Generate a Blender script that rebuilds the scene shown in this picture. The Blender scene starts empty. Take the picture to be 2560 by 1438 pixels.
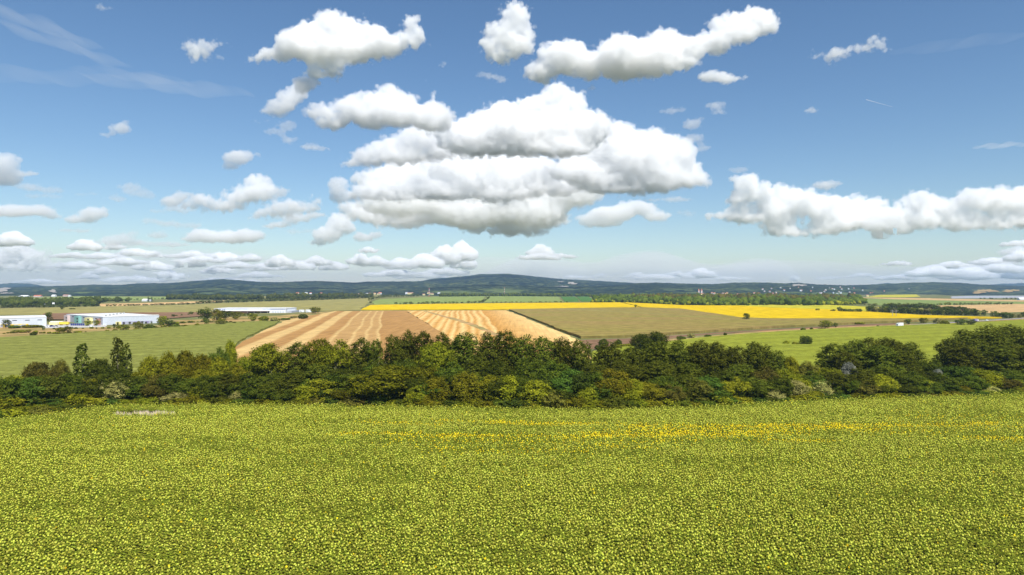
import bpy, bmesh, math, random
import numpy as np
from mathutils import Vector, Matrix
from mathutils.geometry import tessellate_polygon
R = math.radians
sc = bpy.context.scene
LINK = sc.collection.objects.link
F, CX, HY, CZ = 1707., 1280., 720., 42.          # focal length in photo pixels, centre, horizon row, drone height (m)

# ------------------------------------------------------------------ camera, sky, sun, exposure
cd = bpy.data.cameras.new('camera'); cam = bpy.data.objects.new('camera', cd); LINK(cam)
cam.location = (0, 0, CZ); cam.rotation_euler = (R(90), 0, 0)
cd.lens = 24; cd.sensor_width = 36; cd.clip_start = .5; cd.clip_end = 300000
sc.camera = cam
SUN_EL, SUN_AZ = R(53), R(154)                    # azimuth clockwise from +Y (the viewing direction)
SUNV = Vector((math.sin(SUN_AZ)*math.cos(SUN_EL), math.cos(SUN_AZ)*math.cos(SUN_EL), math.sin(SUN_EL)))
world = bpy.data.worlds.new('World'); sc.world = world; world.use_nodes = True
wn = world.node_tree
sky = wn.nodes.new('ShaderNodeTexSky'); sky.sky_type = 'NISHITA'; sky.sun_disc = False
sky.sun_elevation = SUN_EL; sky.sun_rotation = SUN_AZ
sky.air_density = 1.0; sky.dust_density = .15; sky.ozone_density = 3.0
hsv = wn.nodes.new('ShaderNodeHueSaturation'); hsv.inputs['Saturation'].default_value = 1.12; wn.links.new(sky.outputs[0], hsv.inputs['Color']); wn.links.new(hsv.outputs[0], wn.nodes['Background'].inputs[0])
wn.nodes['Background'].inputs[1].default_value = .092
sl = bpy.data.lights.new('sun', 'SUN'); sun = bpy.data.objects.new('sun', sl); LINK(sun)
sl.energy = 4.9; sl.angle = R(.5); sl.color = (1, .955, .88)
sun.rotation_euler = SUNV.to_track_quat('Z', 'Y').to_euler()
vs = sc.view_settings; vs.view_transform = 'Standard'; vs.look = 'None'; vs.exposure = .35; vs.gamma = 1
cy = sc.cycles
cy.max_bounces = 26; cy.diffuse_bounces = 4; cy.glossy_bounces = 1; cy.transmission_bounces = 3
cy.volume_bounces = 26; cy.volume_step_rate = 3; cy.volume_max_steps = 256; cy.transparent_max_bounces = 8; cy.use_denoising = True
try: cy.denoiser = 'OPENIMAGEDENOISE'
except Exception: pass

# ------------------------------------------------------------------ helpers
def tag(o, label=None, cat=None, group=None, kind=None):
    if label: o['label'] = label
    if cat: o['category'] = cat
    if group: o['group'] = group
    if kind: o['kind'] = kind
    return o
def P(px, py, z=0.):                              # photo pixel -> point at height z
    Y = (CZ-z)*F/(py-HY); return Vector(((px-CX)*Y/F, Y, z))
def mesh(name, V, Fs, mat=None, smooth=False):
    me = bpy.data.meshes.new(name); me.from_pydata([tuple(v) for v in V], [], [tuple(f) for f in Fs])
    if mat:
        for m in (mat if isinstance(mat, (list, tuple)) else [mat]): me.materials.append(m)
    if smooth: me.polygons.foreach_set('use_smooth', [True]*len(me.polygons))
    me.update(); return me
def obj(name, me, parent=None, loc=None):
    o = bpy.data.objects.new(name, me); LINK(o)
    if parent: o.parent = parent
    if loc is not None: o.location = loc
    return o
def empty(name, loc=(0, 0, 0), rz=0): 
    o = bpy.data.objects.new(name, None); LINK(o); o.location = loc; o.rotation_euler = (0, 0, rz); o.empty_display_size = .1
    return o
def quads(name, V, n, mat):                       # V: (n*4,3) array -> mesh of n separate quads, fast
    me = bpy.data.meshes.new(name); me.vertices.add(n*4); me.vertices.foreach_set('co', V.astype(np.float32).ravel())
    me.loops.add(n*4); me.loops.foreach_set('vertex_index', np.arange(n*4, dtype=np.int32))
    me.polygons.add(n); me.polygons.foreach_set('loop_start', np.arange(0, n*4, 4, dtype=np.int32))
    me.materials.append(mat); me.update(calc_edges=True); return me
class MB:                                         # mesh builder: boxes and tubes
    def __init__(s): s.V = []; s.F = []
    def add(s, V, Fs):
        k = len(s.V); s.V += [tuple(v) for v in V]; s.F += [tuple(i+k for i in f) for f in Fs]; return s
    def box(s, x0, y0, z0, x1, y1, z1):
        V = [(x, y, z) for z in (z0, z1) for y in (y0, y1) for x in (x0, x1)]
        return s.add(V, [(0, 2, 3, 1), (4, 5, 7, 6), (0, 1, 5, 4), (2, 6, 7, 3), (0, 4, 6, 2), (1, 3, 7, 5)])
    def tube(s, a, b, r0, r1, n=6, caps=True):
        a = Vector(a); b = Vector(b); d = (b-a).normalized(); u = d.orthogonal().normalized(); v = d.cross(u)
        V = [a+(u*math.cos(t)+v*math.sin(t))*r0 for t in [6.2832*i/n for i in range(n)]]
        V += [b+(u*math.cos(t)+v*math.sin(t))*r1 for t in [6.2832*i/n for i in range(n)]]
        Fs = [(i, (i+1) % n, n+(i+1) % n, n+i) for i in range(n)]
        if caps: Fs += [tuple(range(n-1, -1, -1)), tuple(range(n, 2*n))]
        return s.add(V, Fs)
    def build(s, name, mat, parent=None, smooth=False): return obj(name, mesh(name, s.V, s.F, mat, smooth), parent)

# ------------------------------------------------------------------ numpy noise
def _h(ix, iy, iz, s):
    n = (ix*73856093) ^ (iy*19349663) ^ (iz*83492791) ^ (s*2654435761)
    n &= 0xffffffff; n = ((n ^ (n >> 16))*0x45d9f3b) & 0xffffffff; n = ((n ^ (n >> 16))*0x45d9f3b) & 0xffffffff
    return (n ^ (n >> 16)) & 0xffffffff
def hash3(c, s):
    n = _h(c[:, 0], c[:, 1], c[:, 2], s)
    return np.stack([(n & 1023)/1024., ((n >> 10) & 1023)/1024., ((n >> 20) & 1023)/1024.], 1)
def worley(p, s):
    b = np.floor(p).astype(np.int64); best = np.full(len(p), 9.)
    for i in (-1, 0, 1):
        for j in (-1, 0, 1):
            for k in (-1, 0, 1):
                c = b+np.array([i, j, k]); best = np.minimum(best, ((p-c-hash3(c, s))**2).sum(1))
    return np.sqrt(best)
def vnoise(x, y, s=0):                            # value noise 2-D, -1..1
    ix = np.floor(x).astype(np.int64); iy = np.floor(y).astype(np.int64); fx = x-ix; fy = y-iy
    fx = fx*fx*(3-2*fx); fy = fy*fy*(3-2*fy); z = np.zeros_like(ix)
    g = lambda a, b: (_h(ix+a, iy+b, z, s) & 65535)/32767.5-1
    return (g(0, 0)*(1-fx)+g(1, 0)*fx)*(1-fy)+(g(0, 1)*(1-fx)+g(1, 1)*fx)*fy
def fbm(x, y, s=0, o=4):
    t = 0; a = 1.; w = 0
    for k in range(o): t = t+a*vnoise(x*2**k, y*2**k, s+k*17); w += a; a *= .5
    return t/w

# ------------------------------------------------------------------ materials
def newmat(name):
    m = bpy.data.materials.new(name); m.use_nodes = True; n = m.node_tree.nodes; n.clear()
    return m, n, m.node_tree.links, n.new('ShaderNodeOutputMaterial')
def plain(name, col, rough=.7, metal=0., vary=.08, scale=.6):
    m, n, l, o = newmat(name); b = n.new('ShaderNodeBsdfPrincipled'); l.new(b.outputs[0], o.inputs[0])
    b.inputs['Roughness'].default_value = rough; b.inputs['Metallic'].default_value = metal
    b.inputs['Specular IOR Level'].default_value = .25
    g = n.new('ShaderNodeNewGeometry'); t = n.new('ShaderNodeTexNoise'); t.inputs['Scale'].default_value = scale; t.inputs['Detail'].default_value = 4
    l.new(g.outputs['Position'], t.inputs['Vector'])
    mx = n.new('ShaderNodeMix'); mx.data_type = 'RGBA'; l.new(t.outputs['Fac'], mx.inputs['Factor'])
    mx.inputs['A'].default_value = tuple(c*(1-vary*2) for c in col)+(1,); mx.inputs['B'].default_value = tuple(min(1, c*(1+vary*1.5)) for c in col)+(1,)
    l.new(mx.outputs['Result'], b.inputs['Base Color']); return m
def ramp(n, stops):
    r = n.new('ShaderNodeValToRGB'); e = r.color_ramp.elements
    e[0].position, e[0].color = stops[0][0], tuple(stops[0][1])+(1,)
    e[1].position, e[1].color = stops[-1][0], tuple(stops[-1][1])+(1,)
    for p, c in stops[1:-1]: q = e.new(p); q.color = tuple(c)+(1,)
    return r
def leafmat(name, col, col2=None, trans=.40, dark=.34):
    """foliage: colour varies between leaf clumps (island) and from plant to plant (object)"""
    m, n, l, o = newmat(name); col2 = col2 or tuple(min(1, c*1.9) for c in col)
    oi = n.new('ShaderNodeObjectInfo'); g = n.new('ShaderNodeNewGeometry')
    tc = n.new('ShaderNodeTexCoord'); t = n.new('ShaderNodeTexNoise'); t.inputs['Scale'].default_value = .55; t.inputs['Detail'].default_value = 2
    l.new(g.outputs['Position'], t.inputs['Vector'])
    a = n.new('ShaderNodeMath'); a.operation = 'MULTIPLY_ADD'; a.inputs[1].default_value = .4; l.new(g.outputs['Random Per Island'], a.inputs[0])
    b = n.new('ShaderNodeMapRange'); b.inputs[1].default_value = .3; b.inputs[2].default_value = .7; b.inputs[4].default_value = .6; l.new(t.outputs['Fac'], b.inputs[0]); l.new(b.outputs[0], a.inputs[2])
    r = ramp(n, [(0, tuple(c*dark for c in col)), (.45, col), (1, col2)]); l.new(a.outputs[0], r.inputs[0])
    hs = n.new('ShaderNodeHueSaturation'); l.new(r.outputs[0], hs.inputs['Color'])
    for inp, lo, hi in (('Hue', .485, .515), ('Value', .66, 1.36)):
        q = n.new('ShaderNodeMapRange'); q.inputs[3].default_value = lo; q.inputs[4].default_value = hi; l.new(oi.outputs['Random'], q.inputs[0]); l.new(q.outputs[0], hs.inputs[inp])
    d = n.new('ShaderNodeBsdfDiffuse'); tr = n.new('ShaderNodeBsdfTranslucent'); mx = n.new('ShaderNodeMixShader'); mx.inputs[0].default_value = trans
    l.new(hs.outputs[0], d.inputs[0]); l.new(hs.outputs[0], tr.inputs[0]); l.new(d.outputs[0], mx.inputs[1]); l.new(tr.outputs[0], mx.inputs[2])
    l.new(mx.outputs[0], o.inputs[0]); return m
def fieldmat(name, c0, c1, c2=None, fine=(1., 1.), big=(.01, .01), rot=0., fk=.5, rough=.95, bump=.0, accent=None, acc_at=.62, tram=0):
    """crop canopy or soil: fine grain (clods, plants, rows) between c0 and c1, broad patches towards c2"""
    m, n, l, o = newmat(name); g = n.new('ShaderNodeNewGeometry')
    def noise(scale, det=3, rough_=.6):
        mp = n.new('ShaderNodeMapping'); mp.inputs['Rotation'].default_value = (0, 0, rot); mp.inputs['Scale'].default_value = (scale[0], scale[1], .01)
        l.new(g.outputs['Position'], mp.inputs['Vector']); t = n.new('ShaderNodeTexNoise'); t.inputs['Scale'].default_value = 1
        t.inputs['Detail'].default_value = det; t.inputs['Roughness'].default_value = rough_; l.new(mp.outputs[0], t.inputs['Vector']); return t.outputs['Fac']
    def rng_(x, lo, hi): q = n.new('ShaderNodeMapRange'); q.inputs[1].default_value = lo; q.inputs[2].default_value = hi; l.new(x, q.inputs[0]); return q.outputs[0]
    def mix(f, a, b):
        x = n.new('ShaderNodeMix'); x.data_type = 'RGBA'; l.new(f, x.inputs['Factor'])
        for k, v in (('A', a), ('B', b)):
            if isinstance(v, tuple): x.inputs[k].default_value = v+(1,)
            else: l.new(v, x.inputs[k])
        return x.outputs['Result']
    f = noise(fine, 3, .7); col = mix(rng_(f, .5-fk*.4, .5+fk*.4), c0, c1)
    if c2: col = mix(rng_(noise(big, 4), .38, .66), col, c2) if not accent else mix(rng_(noise(big, 4), .38, .66), col, c2)
    mid = noise((fine[0]*.16, fine[1]*.16), 3)
    hs = n.new('ShaderNodeHueSaturation'); l.new(rng_(mid, -.3, 1.3), hs.inputs['Value'])
    q = n.new('ShaderNodeMath'); q.operation = 'MULTIPLY_ADD'; q.inputs[1].default_value = 1.5; q.inputs[2].default_value = .25; l.new(mid, q.inputs[0]); l.new(q.outputs[0], hs.inputs['Value']); l.new(col, hs.inputs['Color']); col = hs.outputs[0]
    if accent: col = mix(rng_(noise((fine[0]*1.3, fine[1]*1.3), 1), acc_at, acc_at+.08), col, accent)
    if tram:
        wv = n.new('ShaderNodeTexWave'); wv.wave_type = 'BANDS'; wv.bands_direction = 'X'; wv.inputs['Scale'].default_value = tram; wv.inputs['Distortion'].default_value = 1.2; wv.inputs['Detail'].default_value = 2; wv.inputs['Detail Scale'].default_value = .2
        mp = n.new('ShaderNodeMapping'); mp.inputs['Rotation'].default_value = (0, 0, rot); l.new(g.outputs['Position'], mp.inputs['Vector']); l.new(mp.outputs[0], wv.inputs['Vector'])
        h2 = n.new('ShaderNodeHueSaturation'); l.new(col, h2.inputs['Color']); l.new(rng_(wv.outputs['Fac'], -6., 1.15), h2.inputs['Value']); col = h2.outputs[0]
    b = n.new('ShaderNodeBsdfDiffuse'); b.inputs['Roughness'].default_value = .5; l.new(col, b.inputs[0]); l.new(b.outputs[0], o.inputs[0])
    if bump:
        bp = n.new('ShaderNodeBump'); bp.inputs['Strength'].default_value = 1; bp.inputs['Distance'].default_value = bump; l.new(f, bp.inputs['Height']); l.new(bp.outputs[0], b.inputs['Normal'])
    return m
def stripemat(name, ang, x0, stops, width, track=None):
    """stubble: combed strips of straw and stalks running along one direction, with a fine comb inside them"""
    m, n, l, o = newmat(name); g = n.new('ShaderNodeNewGeometry')
    mp = n.new('ShaderNodeMapping'); mp.vector_type = 'POINT'; mp.inputs['Rotation'].default_value = (0, 0, ang); mp.inputs['Location'].default_value = (-x0, 0, 0)
    l.new(g.outputs['Position'], mp.inputs['Vector'])
    wob = n.new('ShaderNodeTexNoise'); wob.inputs['Scale'].default_value = .006; wob.inputs['Detail'].default_value = 1.5; l.new(g.outputs['Position'], wob.inputs['Vector'])
    sx = n.new('ShaderNodeSeparateXYZ'); l.new(mp.outputs[0], sx.inputs[0])
    a = n.new('ShaderNodeMath'); a.operation = 'MULTIPLY_ADD'; a.inputs[1].default_value = 10; l.new(wob.outputs['Fac'], a.inputs[0]); l.new(sx.outputs[0], a.inputs[2])
    d = n.new('ShaderNodeMath'); d.operation = 'MULTIPLY_ADD'; d.inputs[1].default_value = 1/width; d.inputs[2].default_value = -5/width; l.new(a.outputs[0], d.inputs[0])
    fw = n.new('ShaderNodeTexNoise'); fw.inputs['Scale'].default_value = .25; fw.inputs['Detail'].default_value = 4; l.new(g.outputs['Position'], fw.inputs['Vector'])
    d2 = n.new('ShaderNodeMath'); d2.operation = 'MULTIPLY_ADD'; d2.inputs[1].default_value = 1.3/width; l.new(fw.outputs['Fac'], d2.inputs[0]); l.new(d.outputs[0], d2.inputs[2])
    r = ramp(n, stops); l.new(d2.outputs[0], r.inputs[0])
    def fn(sx_, sy_, det=3):
        q = n.new('ShaderNodeMapping'); q.inputs['Rotation'].default_value = (0, 0, ang); q.inputs['Scale'].default_value = (sx_, sy_, 0); l.new(g.outputs['Position'], q.inputs['Vector'])
        t = n.new('ShaderNodeTexNoise'); t.inputs['Scale'].default_value = 1; t.inputs['Detail'].default_value = det; t.inputs['Roughness'].default_value = .65; l.new(q.outputs[0], t.inputs['Vector']); return t.outputs['Fac']
    hs = n.new('ShaderNodeHueSaturation'); l.new(r.outputs[0], hs.inputs['Color'])
    s1 = n.new('ShaderNodeMath'); s1.operation = 'MULTIPLY_ADD'; s1.inputs[1].default_value = .8; s1.inputs[2].default_value = .2; l.new(fn(.35, .01), s1.inputs[0])
    s2 = n.new('ShaderNodeMath'); s2.operation = 'MULTIPLY_ADD'; s2.inputs[1].default_value = .8; l.new(fn(.05, .05, 5), s2.inputs[0]); l.new(s1.outputs[0], s2.inputs[2])
    l.new(s2.outputs[0], hs.inputs['Value'])
    b = n.new('ShaderNodeBsdfDiffuse'); l.new(hs.outputs[0], b.inputs[0]); l.new(b.outputs[0], o.inputs[0]); return m

M = dict(
 soil=fieldmat('dry_soil', (.16, .10, .05), (.24, .15, .07), (.13, .13, .05), (.4, .4), (.01, .01)),
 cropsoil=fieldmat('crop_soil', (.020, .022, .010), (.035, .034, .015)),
 maize=fieldmat('maize_canopy', (.115, .13, .027), (.24, .24, .06), (.185, .195, .045), (.9, 1.1), (.012, .03), fk=.5, tram=.012, rot=R(75)),
 bright=fieldmat('sunflower_canopy', (.10, .135, .015), (.33, .34, .045), (.24, .255, .03), (.9, 1.1), (.012, .03), fk=.45, tram=.01, rot=R(70)),
 tan=fieldmat('ripening_maize', (.19, .15, .045), (.33, .225, .085), (.23, .20, .05), (.5, .8), (.004, .02), fk=.6, tram=.012, rot=R(70)),
 yellow=fieldmat('blooming_sunflowers', (.48, .34, .010), (.68, .455, .010), (.60, .41, .010), (.3, .5), (.008, .02), fk=.5, tram=.008, rot=R(75)),
 hump=fieldmat('half_blooming', (.26, .28, .03), (.42, .38, .04), (.5, .42, .03), (.3, .3), (.01, .02)),
 paleg=fieldmat('pale_green_crop', (.18, .17, .06), (.27, .24, .085), (.25, .215, .075), (.2, .3), (.006, .02)),
 green=fieldmat('green_crop', (.13, .19, .05), (.22, .27, .08), (.2, .23, .07), (.2, .3), (.006, .02)),
 dgreen=fieldmat('dark_green_crop', (.05, .12, .03), (.08, .17, .04), None, (.2, .3), (.006, .02)),
 straw=fieldmat('straw_stubble', (.42, .27, .12), (.55, .36, .17), (.48, .32, .15), (.2, .2), (.006, .02)),
 plough=fieldmat('ploughed_soil', (.13, .075, .045), (.22, .13, .08), (.20, .12, .07), (.5, .5), (.01, .02)),
 grass=fieldmat('rough_grass', (.12, .13, .035), (.26, .21, .08), (.38, .24, .10), (.25, .3), (.012, .02)),
 land=fieldmat('meadow_land', (.075, .10, .035), (.15, .16, .06), (.19, .17, .07), (.1, .15), (.006, .01)),
 drygrass=fieldmat('dry_grass', (.34, .20, .09), (.48, .29, .13), (.2, .19, .07), (.4, .4), (.015, .03)),
 asphalt=plain('asphalt', (.22, .22, .22), .9), concrete=plain('concrete', (.5, .48, .44), .9),
 white=plain('white_paint', (.82, .83, .84), .5), wall=plain('pale_metal_wall', (.62, .66, .72), .5), roofw=plain('white_roof', (.72, .72, .70), .6),
 greyw=plain('grey_wall', (.46, .48, .53), .6), glass=plain('dark_glass', (.05, .06, .08), .2), yel=plain('yellow_paint', (.85, .62, .08), .5),
 pink=plain('pink_paint', (.70, .56, .53), .6), teal=plain('teal_paint', (.26, .52, .46), .6), cream=plain('cream_paint', (.85, .76, .36), .6),
 brown=plain('brown_paint', (.36, .2, .15), .6), navy=plain('navy_paint', (.03, .045, .2), .5), violet=plain('violet_paint', (.30, .25, .42), .6),
 blue=plain('blue_paint', (.12, .2, .5), .5), rust=plain('rust_red', (.35, .12, .08), .7), redtile=plain('red_roof_tile', (.5, .17, .1), .8),
 bark=plain('bark', (.16, .14, .11), .95), paleb=plain('pale_bark', (.45, .42, .36), .9), dark=plain('dark_steel', (.07, .07, .07), .6),
 steel=plain('galvanised_steel', (.35, .35, .34), .5), red=plain('red_paint', (.55, .07, .05), .5), tyre=plain('tyre', (.02, .02, .02), .8),
 rock=plain('pale_rock', (.36, .32, .27), .95, vary=.2, scale=.02), water=plain('water', (.36, .36, .37), .6))

# ------------------------------------------------------------------ ground, water, fields, road
def poly(pts): return [P(x, y) for x, y in pts]
def sheet(name, pts, mat, z, h=0., label=None, world_pts=False):
    """a field: the outline lies on the ground, the crop canopy stands h above it"""
    W = pts if world_pts else poly(pts)
    if not world_pts:                             # borders wander a little, as ploughed and sown edges do
        rg = random.Random(len(W)*31+int(W[0].y)); W2 = []
        for a, b_ in zip(W, W[1:]+W[:1]):
            k_ = max(1, min(40, int((b_-a).length/(14+a.y*.012)))); W2 += [a+(b_-a)*(i/k_)+(Vector((rg.gauss(0, 1), rg.gauss(0, 1)*2, 0))*(.25+a.y*.0006) if i else Vector((0, 0, 0))) for i in range(k_)]
        W = W2
    if sum(a.x*b.y-b.x*a.y for a, b in zip(W, W[1:]+W[:1])) < 0: W = W[::-1]
    n = len(W); tri = tessellate_polygon([[Vector((p.x, p.y, 0)) for p in W]])
    if h: V = [(p.x, p.y, 0.) for p in W]+[(p.x, p.y, z+h) for p in W]; Fs = [tuple(i+n for i in t) for t in tri]+[(i, (i+1) % n, n+(i+1) % n, n+i) for i in range(n)]
    else: V = [(p.x, p.y, z) for p in W]; Fs = list(tri)
    me = mesh(name, V, Fs, mat); bm = bmesh.new(); bm.from_mesh(me); bmesh.ops.recalc_face_normals(bm, faces=bm.faces)
    if not h and bm.faces:
        bm.faces.ensure_lookup_table()
        if bm.faces[0].normal.z < 0: bmesh.ops.reverse_faces(bm, faces=bm.faces)
    bm.to_mesh(me); bm.free()
    o = obj(name, me); return tag(o, label, kind='structure')
g = obj('ground', mesh('ground', [(-60000, -3000, 0), (60000, -3000, 0), (60000, 70000, 0), (-60000, 70000, 0)], [(0, 1, 2, 3)], M['land'])); tag(g, kind='structure')

EDGE = [(-400, 1120), (-120, 1072), (0, 1056), (80, 1045), (160, 1036), (240, 1022), (330, 1018), (640, 1018), (1000, 1021), (1300, 1028), (1500, 1029), (1700, 1026), (1900, 1014), (2100, 1005), (2300, 998), (2560, 991), (2900, 984)]
near = [Vector((-260, 40, 0)), Vector((260, 40, 0))]+[P(x, y+6) for x, y in EDGE[::-1]]
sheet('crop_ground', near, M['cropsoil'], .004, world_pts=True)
sheet('rough_strip', [(-500, 905), (-500, 846), (0, 818), (160, 822), (400, 815), (430, 803), (500, 800), (560, 794), (700, 790), (850, 777), (842, 781), (712, 805), (480, 820), (0, 852)], M['grass'], .008)
sheet('maize_field', [(-500, 905), (-300, 868), (0, 849), (170, 839), (330, 829), (480, 817), (600, 809), (700, 805), (690, 812), (640, 836), (602, 855), (582, 876), (590, 900), (600, 965), (-700, 965)], M['maize'], .02, 1.6)
PS, MS, BS, DS = (.56, .38, .155), (.43, .26, .10), (.395, .222, .080), (.37, .205, .073)
LB = [(581, 880), (600, 860), (638, 838), (690, 814), (712, 803), (750, 795), (800, 786), (837, 779)]
sheet('stubble_field', LB+[(1015, 778), (1040, 793), (1115, 840), (1180, 893), (600, 926)], 
      stripemat('combed_stubble', R(-10.5), -120, [(0, PS), (.05, PS), (.07, BS), (.13, DS), (.15, PS), (.21, PS), (.235, BS), (.30, DS), (.32, PS), (.385, PS), (.405, BS), (.475, DS), (.50, PS), (.515, MS), (.585, MS), (.60, PS), (.615, MS), (.655, MS), (.67, PS), (.685, MS), (.72, MS), (.738, PS), (.75, DS), (.99, BS)], 155), .03)
st = []
rs = random.Random(4); x = 0.
while x < 1.: st.append((x, (.72, .49, .20) if len(st) % 2 else (.50, .255, .065))); x += rs.choice((.014, .02, .03, .05))
st = st[:30]; st[-1] = (1., st[-1][1])
sheet('raked_stubble_field', [(1015, 778), (1266, 777), (1300, 790), (1342, 808), (1400, 831), (1446, 850), (1480, 900), (1180, 893), (1115, 840), (1040, 793)], stripemat('raked_stubble', R(-4), -104, st, 196), .03)
sheet('dirt_track', [(1058, 779), (1066, 779), (1160, 803), (1210, 820), (1262, 845), (1250, 848), (1195, 823), (1150, 806)], M['drygrass'], .06)
sheet('ripe_maize_field', [(1272, 777), (1420, 774), (1600, 772), (1700, 775), (1780, 787), (1850, 798), (1930, 801), (2100, 801), (2300, 801), (2420, 799), (2300, 806), (2150, 811), (1900, 824), (1700, 837), (1560, 846), (1452, 848), (1400, 829), (1342, 805), (1300, 788)], M['tan'], .02, 2.2)
sheet('field_track', [(1400, 776), (1404, 776), (1600, 786), (1740, 796), (1810, 801), (1800, 801), (1596, 787), (1398, 776.8)], M['paleg'], 2.25)
sheet('ploughed_strip', [(1446, 851), (1560, 848), (1700, 839), (1900, 826), (2150, 812), (2240, 809), (2240, 814), (2100, 818), (1900, 829), (1750, 840), (1640, 852), (1560, 862), (1490, 874), (1465, 874)], M['plough'], .03)
sheet('dry_verge', [(1640, 853), (1900, 829), (2100, 818), (2240, 813), (2420, 804), (2560, 798), (2560, 801), (2420, 808), (2240, 816), (2110, 823), (1920, 834), (1750, 848), (1610, 863)], M['drygrass'], .04)
sheet('sunflower_field', [(1480, 885), (1610, 866), (1750, 849), (1920, 835), (2110, 824), (2240, 818), (2400, 812), (2560, 803), (2900, 792), (3300, 900), (2900, 955), (1480, 968)], M['bright'], .02, 1.5)
sheet('blooming_field', [(902, 777), (926, 765), (1100, 762), (1280, 760), (1450, 759), (1550, 758), (1600, 770), (1420, 773), (1272, 776)], M['yellow'], .03, 1.4)
sheet('blooming_field', [(1556, 758), (1640, 762), (1700, 765.5), (1850, 767), (1930, 772), (2060, 776), (2180, 783), (2300, 791), (2400, 794), (2505, 797), (2400, 798.5), (2100, 800), (1930, 800), (1850, 797), (1780, 786), (1700, 774.5), (1607, 771)], M['yellow'], .035, 1.6)
sheet('hill_field', [(1790, 766.5), (1850, 763), (1900, 761.5), (1970, 762), (2060, 764), (2130, 767), (2200, 771), (2200, 782), (2120, 779), (1930, 771), (1860, 767)], M['hump'], .04, 1.)
sheet('pale_field', [(-600, 776), (0, 773), (300, 767), (480, 763), (640, 756), (926, 746.5), (926, 753), (900, 777), (838, 778.4), (790, 779), (620, 781), (0, 790), (-600, 800)], M['paleg'], .02, .6)
sheet('ploughed_field', [(90, 802), (110, 786), (300, 784), (560, 782.5), (640, 783), (520, 792), (400, 800)], M['plough'], 1.)
sheet('upper_field', [(936, 763), (930, 756), (950, 749.5), (1100, 743), (1212, 741), (1205, 757)], M['green'], .02, .6)
sheet('upper_field', [(1218, 741), (1396, 743), (1408, 756), (1208, 757.5)], M['green'], .02, .6)
sheet('clover_field', [(1402, 743), (1438, 743), (1450, 755.5), (1412, 756)], M['dgreen'], .02, .6)
sheet('clover_field', [(1441, 743), (1472, 742.5), (1486, 755), (1454, 755.5)], M['dgreen'], .02, .6)
sheet('far_yellow_field', [(1228, 740.5), (1240, 737.5), (1300, 736.5), (1330, 739), (1300, 741)], M['hump'], .03, .6)
sheet('far_green_field', [(-700, 757), (0, 750), (110, 745), (200, 742.5), (420, 743.5), (430, 748), (300, 755), (0, 762), (-700, 770)], M['green'], .02, .5)
sheet('far_straw_field', [(250, 768), (250, 761), (420, 757), (560, 752), (560, 756), (400, 763)], M['straw'], .05)
sheet('far_straw_field', [(2125, 744.5), (2300, 746.5), (2560, 752), (3000, 757), (3000, 759), (2560, 755), (2400, 753), (2250, 750)], M['straw'], .05)
sheet('meadow', [(2150, 747), (2260, 750), (2400, 753.5), (2560, 756), (3000, 759), (3000, 764), (2540, 761), (2310, 765), (2220, 768), (2160, 758)], M['green'], .02, .3)
sheet('straw_field', [(2300, 772), (2310, 765.5), (2540, 761), (3000, 762), (3000, 786), (2560, 781), (2480, 784), (2330, 776)], M['straw'], .05)
sheet('terrace_field', [(2165, 744), (2200, 738.5), (2290, 737.5), (2300, 743), (2250, 744.5)], M['hump'], .03, .4)
sheet('far_pale_field', [(590, 747), (700, 741), (900, 737), (960, 741), (900, 745), (700, 751)], M['paleg'], .02, .4)
sheet('lake', [(2378, 742), (2440, 740.6), (2560, 740.5), (3000, 741), (3000, 747), (2560, 746.5), (2380, 747.3)], M['water'], .2)
sheet('building_forecourt', [(105, 822), (112, 813), (270, 811), (262, 819)], M['concrete'], .06)
RW = [P(2170, 822.5), P(2236, 818.5), P(2310, 813.2), P(2420, 806.5), P(2512, 801), P(2640, 793)]
def strip(name, line, w, mat, z, h=0.):
    L = []; Rr = []
    for i, p in enumerate(line):
        t = (line[min(i+1, len(line)-1)]-line[max(i-1, 0)]).normalized(); s = Vector((-t.y, t.x, 0))*w/2; L.append(p+s); Rr.append(p-s)
    return sheet(name, L+Rr[::-1], mat, z, h, world_pts=True)
strip('embankment', RW, 15, M['drygrass'], .0, .7); strip('road', RW, 9, M['asphalt'], .72)
strip('road_markings', RW, .25, M['white'], .726)

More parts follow.
